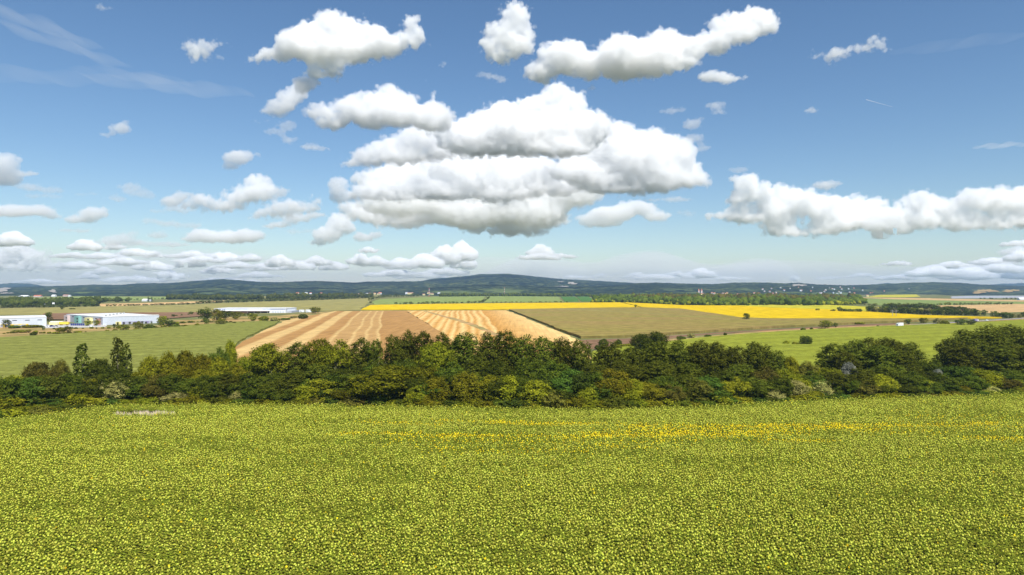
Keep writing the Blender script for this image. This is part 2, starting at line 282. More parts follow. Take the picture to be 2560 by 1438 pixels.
# ------------------------------------------------------------------ hills (one polar height field)
def prof(pts): 
    a = np.array(pts, float); return lambda x: np.interp(x, a[:, 0], a[:, 1])
BASE = prof([(-900, 741), (0, 741), (420, 742), (560, 743), (700, 740), (900, 738), (960, 740), (1100, 741), (1500, 742), (2100, 741), (2170, 738), (2300, 737), (2380, 740), (2560, 740), (3400, 741)])
RID = [ (7000, 3000, prof([(-900, 716), (-300, 714), (0, 720), (100, 717), (170, 716), (240, 713), (300, 714), (340, 710), (420, 709), (470, 705), (555, 699), (600, 702), (650, 706), (700, 707), (760, 705), (800, 704), (850, 706), (885, 708), (920, 705), (1000, 705), (1060, 704), (1100, 706), (1200, 712), (1300, 716), (1400, 718), (1500, 721), (1700, 724), (3400, 728)])),
 (5200, 1600, prof([(-900, 735), (880, 738), (1000, 722), (1100, 716), (1180, 713), (1250, 712), (1320, 716), (1420, 720), (1500, 718), (1560, 715), (1650, 714), (1750, 718), (1850, 720), (3400, 735)])),
 (9300, 2600, prof([(-900, 740), (960, 740), (1040, 707), (1080, 698), (1120, 695), (1170, 691), (1200, 687), (1260, 687), (1300, 690), (1350, 695), (1400, 699), (1460, 702), (1520, 705), (1580, 709), (1640, 716), (1760, 735), (3400, 740)])),
 (6200, 2600, prof([(-900, 740), (1430, 740), (1500, 722), (1560, 713), (1600, 709), (1650, 708), (1700, 710), (1780, 712), (1830, 708), (1900, 708), (1960, 710), (2000, 708.5), (2012, 710.5), (2040, 713), (2110, 715), (2190, 713), (2240, 710), (2330, 707), (2400, 709), (2450, 713), (2560, 717), (3400, 712)])),
 (11300, 900, prof([(-900, 700), (-300, 706), (0, 711), (40, 709), (80, 711), (112, 717), (160, 735), (2150, 740), (2180, 715), (2200, 710.5), (2218, 709), (2236, 711), (2260, 716), (2300, 730), (2420, 725), (2450, 715), (2500, 711), (2560, 709), (3400, 704)]))]
def hillz(X, Y):
    px = CX+X/Y*F; z = np.full(np.shape(X), -25.)
    Yb = CZ*F/(BASE(px)-HY)
    for i, (yc, wd, pr) in enumerate(RID):
        c = CZ+(HY-pr(px))*yc/F
        yb = np.minimum(Yb, yc-600) if i not in (4,) else yc-wd
        if i == 1: yb = Yb
        t = np.clip((Y-yb)/(yc-yb), 0, 1); f = (t*t*(3-2*t))*.55+t*.45
        back = np.clip(1-(Y-yc)/wd, -.3, 1)
        zz = np.where(Y < yc, c*f, c*back)
        zz = zz+np.where(t > .02, 1, 0)*np.minimum(t*6, 1)*(1-t**6*.9)*(fbm(X/900+i*7, Y/500, 40+i, 3)*c*.16)
        z = np.maximum(z, zz)
    k = np.clip((Y-Yb)/700, 0, 1)
    return z+k*(3.5*fbm(X/45, Y/60, 91, 2)+2.5*vnoise(X/14, Y/30, 93)*np.clip(1.6-Y/12000, .4, 1))*np.clip(Y/6000, .5, 2)-(1-k)*.5*(Y < Yb)*60
gx = np.concatenate([np.arange(-900, -20, 8.), np.arange(-20, 2580, 1.6), np.arange(2580, 3460, 8.)])
gy = np.concatenate([np.linspace(2450, 9700, 230)**1., np.linspace(9800, 12200, 40)])
GX, GY = np.meshgrid(gx, gy); WX = (GX-CX)*GY/F; WZ = hillz(WX, GY)
nx, ny = len(gx), len(gy); idx = np.arange(nx*ny).reshape(ny, nx)
Fq = np.stack([idx[:-1, :-1], idx[:-1, 1:], idx[1:, 1:], idx[1:, :-1]], -1).reshape(-1, 4)
hm = bpy.data.meshes.new('hills'); hm.vertices.add(nx*ny); hm.vertices.foreach_set('co', np.stack([WX, GY, WZ], -1).astype(np.float32).ravel())
hm.loops.add(len(Fq)*4); hm.loops.foreach_set('vertex_index', Fq.ravel().astype(np.int32)); hm.polygons.add(len(Fq)); hm.polygons.foreach_set('loop_start', np.arange(0, len(Fq)*4, 4, dtype=np.int32))
hm.polygons.foreach_set('use_smooth', np.ones(len(Fq), bool)); hm.update(calc_edges=True)
def hillmat():
    m, n, l, o = newmat('wooded_hills'); g = n.new('ShaderNodeNewGeometry')
    def noise(s, det=4):
        mp = n.new('ShaderNodeMapping'); mp.inputs['Scale'].default_value = s; l.new(g.outputs['Position'], mp.inputs['Vector'])
        t = n.new('ShaderNodeTexNoise'); t.inputs['Scale'].default_value = 1; t.inputs['Detail'].default_value = det; t.inputs['Roughness'].default_value = .65; l.new(mp.outputs[0], t.inputs['Vector']); return t.outputs['Fac']
    r = ramp(n, [(.38, (.003, .008, .014)), (.5, (.013, .025, .020)), (.60, (.048, .062, .034))]); l.new(noise((.02, .012, .02), 6), r.inputs[0])
    r2 = ramp(n, [(.45, (0, 0, 0)), (.62, (1, 1, 1))]); l.new(noise((.0016, .0012, .004), 3), r2.inputs[0])
    mx = n.new('ShaderNodeMix'); mx.data_type = 'RGBA'; mx.blend_type = 'MULTIPLY'; mx.inputs['Factor'].default_value = 1
    c = n.new('ShaderNodeMix'); c.data_type = 'RGBA'; l.new(r2.outputs[0], c.inputs['Factor']); c.inputs['A'].default_value = (1, 1, 1, 1); c.inputs['B'].default_value = (2.2, 1.9, 1.4, 1)
    l.new(r.outputs[0], mx.inputs['A']); l.new(c.outputs['Result'], mx.inputs['B'])
    # clearings and scattered meadows on the lower slopes
    z = n.new('ShaderNodeSeparateXYZ'); l.new(g.outputs['Position'], z.inputs[0])
    lo = n.new('ShaderNodeMapRange'); lo.inputs[1].default_value = 55; lo.inputs[2].default_value = 5; l.new(z.outputs[2], lo.inputs[0])
    r3 = ramp(n, [(.56, (0, 0, 0)), (.62, (1, 1, 1))]); l.new(noise((.004, .0025, .02), 4), r3.inputs[0])
    a = n.new('ShaderNodeMath'); a.operation = 'MULTIPLY'; l.new(lo.outputs[0], a.inputs[0]); l.new(r3.outputs[0], a.inputs[1])
    m3 = n.new('ShaderNodeMix'); m3.data_type = 'RGBA'; l.new(a.outputs[0], m3.inputs['Factor']); l.new(mx.outputs['Result'], m3.inputs['A']); m3.inputs['B'].default_value = (.13, .17, .06, 1)
    d = n.new('ShaderNodeBsdfDiffuse'); l.new(m3.outputs['Result'], d.inputs[0]); l.new(d.outputs[0], o.inputs[0]); return m
hm.materials.append(hillmat()); hm.update()
tag(obj('hills', hm), kind='structure')
def hit(px, py):                                  # first point of the land seen at that pixel
    if py > 746: return P(px, py)
    Y = np.arange(2400, 22000, 8.); X = (px-CX)*Y/F; Z = CZ+(HY-py)*Y/F
    h = np.maximum(hillz(X, Y), 0.) ; k = np.argmax(h >= Z)
    if not (h >= Z).any(): return None
    return Vector((X[k], Y[k], h[k]))
# ------------------------------------------------------------------ trees
LM = dict(
 P=leafmat('poplar_leaves', (0.106, 0.126, 0.013), (0.263, 0.269, 0.029)), L=leafmat('slender_poplar_leaves', (0.106, 0.133, 0.015), (0.224, 0.238, 0.033)),
 G=leafmat('green_leaves', (0.172, 0.187, 0.012), (0.395, 0.367, 0.025)), O=leafmat('olive_leaves', (0.215, 0.216, 0.013), (0.475, 0.429, 0.029)),
 Y=leafmat('yellow_green_leaves', (0.277, 0.283, 0.018), (0.485, 0.457, 0.033)), S=leafmat('silvery_leaves', (0.290, 0.279, 0.080), (0.710, 0.623, 0.228)),
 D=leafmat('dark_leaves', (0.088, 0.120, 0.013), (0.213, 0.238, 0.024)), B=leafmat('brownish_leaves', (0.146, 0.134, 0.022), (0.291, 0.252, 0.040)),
 E=leafmat('deep_green_leaves', (0.080, 0.128, 0.017), (0.171, 0.242, 0.032)), W=leafmat('whitish_leaves', (.24, .245, .19), (.46, .46, .38)),
 F=leafmat('far_leaves', (0.080, 0.107, 0.015), (0.197, 0.216, 0.032)), C=leafmat('amber_leaves', (0.231, 0.213, 0.015), (0.438, 0.381, 0.024)))
def lobes(kind, w, h, rg):
    L = []
    if kind == 'column':
        for i in range(26):
            t = (i+.5)/26; r = w*.5*(1-abs(t-.38)**2.4*1.7)*.86; a = rg.uniform(0, 6.28)
            L.append(((math.cos(a)*w*.1, math.sin(a)*w*.1, h*(.06+.86*t)), (max(r, .5), max(r, .5), h*.095)))
    elif kind == 'poplar':
        for i in range(26):
            a = i*2.4+rg.uniform(-.3, .3); t = (i+rg.uniform(-1, 1))/25.; t = min(max(t, 0), 1); q = 1-max(0, t-.55)**1.5*1.7; rr = w*.35*rg.uniform(.35, 1)*max(q, .3)
            L.append(((math.cos(a)*rr, math.sin(a)*rr, h*(.14+.74*t)), (w*.18*rg.uniform(.75, 1.2), w*.18*rg.uniform(.75, 1.2), h*.12*rg.uniform(.8, 1.3))))
    elif kind == 'round':
        for i in range(24):
            v = Vector((rg.gauss(0, 1), rg.gauss(0, 1), rg.gauss(.25, .8))).normalized()
            s = rg.uniform(.12, .19)*w; L.append(((v.x*w*.38, v.y*w*.38, h*.52+v.z*h*.36), (s, s, s*.85)))
        L.append(((0, 0, h*.5), (w*.32, w*.32, h*.34)))
    elif kind == 'willow':
        for i in range(26):
            a = rg.uniform(0, 6.28); e = rg.uniform(.05, 1.45); v = (math.cos(a)*math.cos(e), math.sin(a)*math.cos(e), math.sin(e))
            L.append(((v[0]*w*.33, v[1]*w*.33, h*.22+v[2]*h*.52), (w*.10, w*.10, h*.17*rg.uniform(.8, 1.2))))
        L.append(((0, 0, h*.4), (w*.36, w*.36, h*.36)))
    elif kind == 'layer':
        for i in range(20):
            a = i*2.4; t = i/20.; rr = w*.40*math.sqrt(rg.uniform(.1, 1))*(1-.5*t)
            s = w*.17*rg.uniform(.8, 1.2); L.append(((math.cos(a)*rr, math.sin(a)*rr, h*(.22+.68*t)), (s*1.15, s*1.15, h*.075)))
    elif kind == 'bush':
        for i in range(12):
            v = Vector((rg.gauss(0, 1), rg.gauss(0, 1), abs(rg.gauss(.2, .7)))).normalized(); s = rg.uniform(.18, .27)*w
            L.append(((v.x*w*.30, v.y*w*.30, h*.25+v.z*h*.42), (s, s, h*.26)))
        L.append(((0, 0, h*.35), (w*.36, w*.36, h*.36)))
    return L
def crown_mesh(name, kind, w, h, n, size, seed, mat, cl=0, tuft=.5):
    rg = random.Random(seed); nr = np.random.RandomState(seed); L = lobes(kind, w, h, rg)
    C = np.array([c for c, r in L]); Rr = np.array([r for c, r in L]); area = (Rr[:, 0]*Rr[:, 2]); pr = area/area.sum()
    k = nr.choice(len(L), int(n*2.2), p=pr); d = nr.normal(size=(len(k), 3)); d /= np.linalg.norm(d, axis=1)[:, None]
    u = nr.uniform(.55, 1.0, len(k))**.6*(1+.16*nr.normal(size=len(k)))
    p = C[k]+Rr[k]*d*u[:, None]
    q = ((p[:, None, :]-C[None])/Rr[None]); q = (q**2).sum(2); q[np.arange(len(k)), k] = 9
    keep = (q.min(1) > .45) & (p[:, 2] > .3); p = p[keep][:n]; d = d[keep][:n]; n = len(p)
    if cl:                                        # leaves gather into small tufts with gaps between them
        K_ = max(12, n//cl); ci_ = nr.randint(0, n, K_); j_ = nr.randint(0, K_, n); off = nr.normal(size=(n, 3))*tuft*nr.uniform(.6, 1.3, K_)[j_][:, None]; off[:, 2] *= .8
        d = d[ci_][j_]*.6+off/(tuft*1.2); p = p[ci_][j_]+off; d /= np.linalg.norm(d, axis=1)[:, None]; p[:, 2] = np.maximum(p[:, 2], .15)
    c0 = np.array([0, 0, h*.5]); out = p-c0; out[:, 2] *= w/h; out /= np.linalg.norm(out, axis=1)[:, None]+1e-6
    nn = d*.9+out*.6+nr.normal(size=(n, 3))*.62+np.array([0, -.0, .45]); nn /= np.linalg.norm(nn, axis=1)[:, None]
    t = np.cross(nn, nr.normal(size=(n, 3))); t /= np.linalg.norm(t, axis=1)[:, None]; b = np.cross(nn, t)
    s = size*nr.uniform(.55, 1.3, n)[:, None]; s2 = s*nr.uniform(.5, .95, n)[:, None]
    V = np.stack([p-t*s*.5-nn*s*.12, p+b*s2*.5+t*s*.08, p+t*s*.55-nn*s*.15, p-b*s2*.5+t*s*.05], 1)
    return quads(name, V, n, mat), L
def trunk_mesh(name, w, h, L, seed, mat, r0=None):
    rg = random.Random(seed); m = MB(); r0 = r0 or .022*h; p = Vector((0, 0, -.3)); N = 5
    for i in range(N):
        q = Vector((rg.uniform(-.02, .02)*w*(i+1), rg.uniform(-.02, .02)*w*(i+1), h*.72*(i+1)/N)); m.tube(p, q, r0*(1-i/N*.8), r0*(1-(i+1)/N*.8), 7); p = q
    for c, r in rg.sample(L, min(9, len(L))):
        z0 = c[2]*rg.uniform(.35, .7); m.tube((0, 0, z0), c, r0*.35, r0*.08, 5)
    return mesh(name, m.V, m.F, mat, True)
SPEC = dict(column=(4.6, 15.), poplar=(10., 19.), round=(11., 13.), willow=(11., 12.), layer=(10., 11.), bush=(6., 4.6))
LIB = {}
def lib(kind, var, lod):
    k = (kind, var, lod)
    if k not in LIB:
        w, h = SPEC[kind]; n, s = {0: (int(150*(w*h)**.9), .42), 1: (900, 1.0), 2: (170, 1.9)}[lod]
        if kind == 'bush' and lod == 0: n, s = 2600, .42
        if kind == 'column' and lod == 0: n, s = 6500, .42
        sc_ = {0: 1, 1: 1, 2: 1}[lod]
        cm, L = crown_mesh(kind+'_crown', kind, w, h, n, s*(min(w, 8)/8 if lod else 1), 100+var*7+len(kind), LM['P'], 14 if lod == 0 else 0, .14 if kind == 'column' else .3 if kind == 'bush' else .34)
        LIB[k] = (cm, trunk_mesh(kind+'_trunk', w, h, L, var, M['paleb'] if kind == 'poplar' else M['bark']))
    return LIB[k]
rt = random.Random(11)
def tree(name, kind, leaf, pos, w, h, label, cat, group=None, lod=0, parts=True):
    cm, tm = lib(kind, rt.randrange(3 if lod == 0 else 2), lod); sw, sh = SPEC[kind]
    if parts:
        e = empty(name, pos, rt.uniform(0, 6.28)); c = obj('crown', cm, e); t = obj('trunk', tm, e); e.scale = (w/sw, w/sw*rt.uniform(.92, 1.08), h/sh)
    else:
        e = c = obj(name, cm); e.location = pos; e.rotation_euler = (0, 0, rt.uniform(0, 6.28)); e.scale = (w/sw, w/sw, h/sh)
    c.material_slots[0].link = 'OBJECT'; c.material_slots[0].material = LM[leaf]
    return tag(e, label, cat, group)
# px of the crown's middle, px row of its top, width in px, distance from the field's edge (m), leaf kind
BACK = [(205, 858, 33, 24, 'L'), (294, 843, 31, 26, 'L'), (316, 862, 29, 23, 'L'), (98, 906, 62, 22, 'W2'), (150, 902, 44, 24, 'W2'), (252, 898, 60, 22, 'D'), (30, 938, 90, 18, 'O'),
 (375, 888, 66, 24, 'O'), (420, 878, 60, 28, 'O'), (462, 871, 62, 30, 'O'), (505, 884, 66, 27, 'O'), (548, 890, 62, 27, 'O'), (545, 872, 46, 42, 'D'), (576, 849, 38, 52, 'O'),
 (590, 905, 50, 24, 'O'), (628, 882, 56, 30, 'G'), (668, 861, 92, 28, 'G'), (745, 862, 66, 34, 'P'), (795, 850, 74, 36, 'G'), (842, 854, 80, 33, 'G'), (903, 852, 60, 36, 'P'), (938, 856, 46, 33, 'P'), (985, 846, 60, 36, 'P'),
 (1018, 834, 48, 38, 'P'), (1055, 836, 62, 38, 'P'), (1104, 840, 62, 37, 'P'), (1163, 840, 86, 37, 'P'), (1087, 858, 92, 26, 'G'), (1222, 839, 60, 37, 'P'), (1264, 834, 66, 38, 'P'), (1308, 846, 58, 36, 'P'), (1362, 850, 78, 36, 'P'),
 (1405, 853, 66, 35, 'P'), (1450, 857, 62, 34, 'P'), (1522, 862, 74, 34, 'P'), (1580, 874, 66, 32, 'P'), (1638, 862, 84, 36, 'P'), (1690, 858, 78, 37, 'P'), (1742, 860, 76, 37, 'P'), (1795, 862, 78, 36, 'P'), (1838, 872, 60, 34, 'P'), (1892, 862, 66, 34, 'P'),
 (1935, 882, 62, 32, 'P'), (1975, 890, 56, 30, 'O'), (2020, 905, 60, 28, 'B'), (2085, 864, 76, 40, 'P'), (2135, 856, 76, 42, 'P'), (2172, 851, 76, 44, 'P'), (2226, 851, 82, 44, 'P'), (2272, 862, 66, 42, 'P'), (2202, 870, 84, 32, 'P'), (2255, 880, 74, 30, 'P'), (2108, 885, 66, 32, 'P'),
 (2330, 900, 60, 30, 'D'), (2382, 852, 74, 48, 'P'), (2420, 832, 88, 50, 'P'), (2472, 822, 92, 52, 'P'), (2530, 820, 92, 52, 'P'), (2590, 822, 92, 52, 'P'), (2660, 826, 92, 50, 'P'), (2740, 830, 92, 50, 'P'), (2830, 834, 92, 48, 'P'), (-190, 920, 90, 22, 'D'), (-270, 915, 90, 22, 'O'), (2405, 868, 80, 38, 'P'), (2490, 868, 96, 38, 'P'), (2560, 870, 96, 38, 'P'), (-40, 930, 90, 22, 'O'), (-110, 925, 90, 22, 'D')]
MID = [(70, 945, 80, 12, 'G'), (175, 938, 96, 14, 'O'), (235, 945, 70, 13, 'O'), (350, 925, 70, 14, 'O'), (395, 938, 60, 13, 'B'), (440, 915, 76, 18, 'O'), (500, 920, 70, 17, 'O'), (565, 935, 60, 14, 'D'), (610, 925, 70, 16, 'O'), (690, 935, 80, 14, 'D'), (745, 930, 70, 16, 'P'), (795, 915, 80, 18, 'P'),
 (870, 912, 80, 18, 'D'), (930, 918, 70, 16, 'D'), (1010, 900, 76, 20, 'D'), (1060, 905, 70, 20, 'G'), (1130, 908, 80, 18, 'D'), (1190, 900, 80, 20, 'P'), (1240, 905, 76, 18, 'D'), (1320, 900, 80, 20, 'D'), (1385, 905, 80, 18, 'D'), (1430, 922, 84, 14, 'E'), (1490, 915, 70, 16, 'P'), (1560, 912, 80, 18, 'P'), (1640, 910, 90, 18, 'P'), (1720, 912, 80, 18, 'P'),
 (1790, 918, 80, 16, 'D'), (1850, 915, 76, 16, 'P'), (1905, 920, 76, 15, 'B'), (1960, 925, 76, 14, 'G'), (2030, 930, 70, 13, 'D'), (2070, 922, 64, 16, 'G'), (2122, 905, 50, 20, 'W'), (2160, 925, 76, 14, 'P'), (2215, 920, 80, 14, 'P'), (2270, 930, 76, 14, 'D'), (2345, 920, 30, 16, 'W'), (2325, 930, 70, 14, 'D'), (2390, 915, 80, 16, 'E'), (2455, 925, 80, 14, 'G'), (2520, 928, 84, 14, 'D'), (2590, 925, 80, 14, 'D')]
FRONT = [(-60, 955, 110, 6, 'O'), (20, 962, 90, 6, 'Y2'), (75, 985, 76, 4, 'G'), (125, 975, 76, 5, 'E'), (180, 965, 84, 5, 'O'), (225, 968, 60, 5, 'O'), (292, 948, 76, 6, 'S2'), (345, 955, 60, 5, 'D'), (262, 990, 44, 3, 'S2'), (392, 950, 56, 5, 'B'), (437, 976, 70, 4, 'S'), (470, 955, 34, 7, 'Y'), (505, 962, 70, 5, 'O'), (548, 958, 66, 5, 'D'), (592, 978, 46, 4, 'S'), (625, 968, 56, 5, 'E'), (665, 962, 70, 5, 'D'),
 (710, 968, 70, 5, 'D'), (762, 962, 62, 5, 'Y'), (812, 946, 84, 7, 'Y'), (860, 968, 66, 4, 'G'), (905, 962, 66, 5, 'G'), (968, 918, 150, 7, 'G'), (1050, 965, 56, 4, 'G'), (1092, 942, 84, 6, 'O'), (1165, 930, 104, 7, 'Y3'), (1222, 935, 86, 7, 'O'), (1275, 938, 90, 6, 'O'), (1338, 950, 100, 5, 'O'), (1395, 965, 60, 4, 'D'), (1468, 965, 66, 4, 'O'),
 (1530, 925, 84, 9, 'C'), (1585, 945, 66, 6, 'O'), (1632, 960, 62, 5, 'C'), (1678, 962, 62, 4, 'B'), (1740, 952, 76, 6, 'B'), (1790, 965, 60, 4, 'D'), (1832, 945, 72, 6, 'C'), (1880, 955, 60, 5, 'D'), (1935, 970, 62, 4, 'S3'), (1990, 948, 72, 6, 'S3'), (2052, 952, 64, 6, 'S'), (2040, 978, 50, 3, 'O'), (2108, 945, 70, 6, 'D'), (2160, 948, 70, 6, 'B'), (2205, 960, 66, 5, 'D'), (2236, 958, 30, 7, 'Y'), (2262, 962, 60, 4, 'D'),
 (2312, 952, 66, 5, 'D'), (2362, 958, 66, 5, 'E'), (2412, 962, 56, 4, 'O'), (2464, 962, 66, 4, 'S'), (2510, 945, 60, 6, 'B'), (2548, 950, 70, 5, 'G'), (2610, 950, 80, 5, 'D'), (2690, 950, 80, 5, 'G'), (2770, 950, 80, 5, 'D')]
LOOK = dict(P='dark green poplar', L='slender upright dark poplar', G='fresh mid green tree', O='olive green loose-crowned tree', Y='bright yellow-green tree', S='silvery grey-green tree', D='dark shaded tree', B='brownish olive tree', E='deep emerald green tree', W='pale whitish-leaved tree', W2='grey-brown speckled tree', S2='dull grey-green tree', S3='sage green tree with pale top', Y2='yellow-olive broad tree', Y3='large lime green round tree', C='amber-tinged olive tree')
LEAF = dict(W2='B', S2='S', S3='S', Y2='O', Y3='Y')
KIND = dict(P='poplar', L='column', G='round', O='willow', Y='layer', S='willow', D='round', B='round', E='layer', W='willow', W2='round', S2='round', S3='willow', Y2='layer', Y3='willow', C='round')
SECT = [(0, 'past the left frame edge'), (170, 'at far left'), (340, 'beside the slender poplars'), (560, 'below the maize field'), (740, 'below the stubble tip'), (960, 'below pale combed stubble'), (1200, 'in the belt centre'), (1480, 'below raked golden stubble'), (1700, 'below the ploughed strip'), (2030, 'right of centre'), (2330, 'in the tall right clump'), (9999, 'at the right edge')]
def sect(px):
    for a, b in SECT:
        if px < a: return b
ORD = ['first', 'second', 'third', 'fourth', 'fifth', 'sixth', 'seventh', 'eighth', 'ninth', 'tenth']
TL = []
for row, lst, rp in ((0, BACK, 'in back row'), (1, MID, 'in middle row'), (2, FRONT, 'in front row')):
    for t in lst: TL.append((row, rp)+t)
# low bushes filling the foot of the belt, their own pass
rb = random.Random(5); x = -330
while x < 2900:
    k = rb.choice('DDOOGEBPG'); TL.append((3, 'at the field edge', x, rb.uniform(984, 1002), rb.uniform(44, 66), rb.uniform(1, 3), k)); x += rb.uniform(26, 36)
x = -340
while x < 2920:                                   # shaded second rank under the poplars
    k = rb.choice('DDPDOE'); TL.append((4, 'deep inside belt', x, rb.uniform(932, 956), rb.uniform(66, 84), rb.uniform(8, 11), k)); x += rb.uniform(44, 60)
from collections import Counter, defaultdict
keys = defaultdict(list); exs = [e[0] for e in EDGE]; eys = [e[1] for e in EDGE]
for i, t in enumerate(TL): keys[(t[0], t[6], sect(t[2]))].append((t[2], i))
for v in keys.values(): v.sort()
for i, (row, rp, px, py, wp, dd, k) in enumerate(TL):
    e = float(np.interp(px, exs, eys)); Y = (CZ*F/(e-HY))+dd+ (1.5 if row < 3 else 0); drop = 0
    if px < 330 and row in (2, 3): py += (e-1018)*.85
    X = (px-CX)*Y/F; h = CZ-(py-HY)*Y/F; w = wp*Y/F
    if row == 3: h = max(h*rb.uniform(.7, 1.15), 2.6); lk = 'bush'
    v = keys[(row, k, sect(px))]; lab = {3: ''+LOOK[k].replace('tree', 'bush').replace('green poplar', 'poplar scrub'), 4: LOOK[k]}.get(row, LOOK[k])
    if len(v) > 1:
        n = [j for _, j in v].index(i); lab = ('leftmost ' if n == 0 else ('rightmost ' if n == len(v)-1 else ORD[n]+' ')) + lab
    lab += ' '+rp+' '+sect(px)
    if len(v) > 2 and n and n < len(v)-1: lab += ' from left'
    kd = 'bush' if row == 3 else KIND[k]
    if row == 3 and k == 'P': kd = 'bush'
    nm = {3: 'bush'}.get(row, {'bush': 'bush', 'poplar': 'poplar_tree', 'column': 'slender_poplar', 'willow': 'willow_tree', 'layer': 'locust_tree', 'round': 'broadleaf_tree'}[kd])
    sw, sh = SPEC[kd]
    tree(nm, kd, LEAF.get(k, k), (X, Y, -.1), w*(1.36 if kd == 'poplar' else 1.18 if kd != 'column' else 1.1), h*1.03/{'poplar': .97, 'round': .98, 'willow': .97, 'layer': .98, 'column': 1., 'bush': .97}[kd], lab, 'bush' if row == 3 else 'tree', {3: 'bushes along the foot of the tree belt'}.get(row, 'trees of the belt behind the sunflower field'), lod=0)
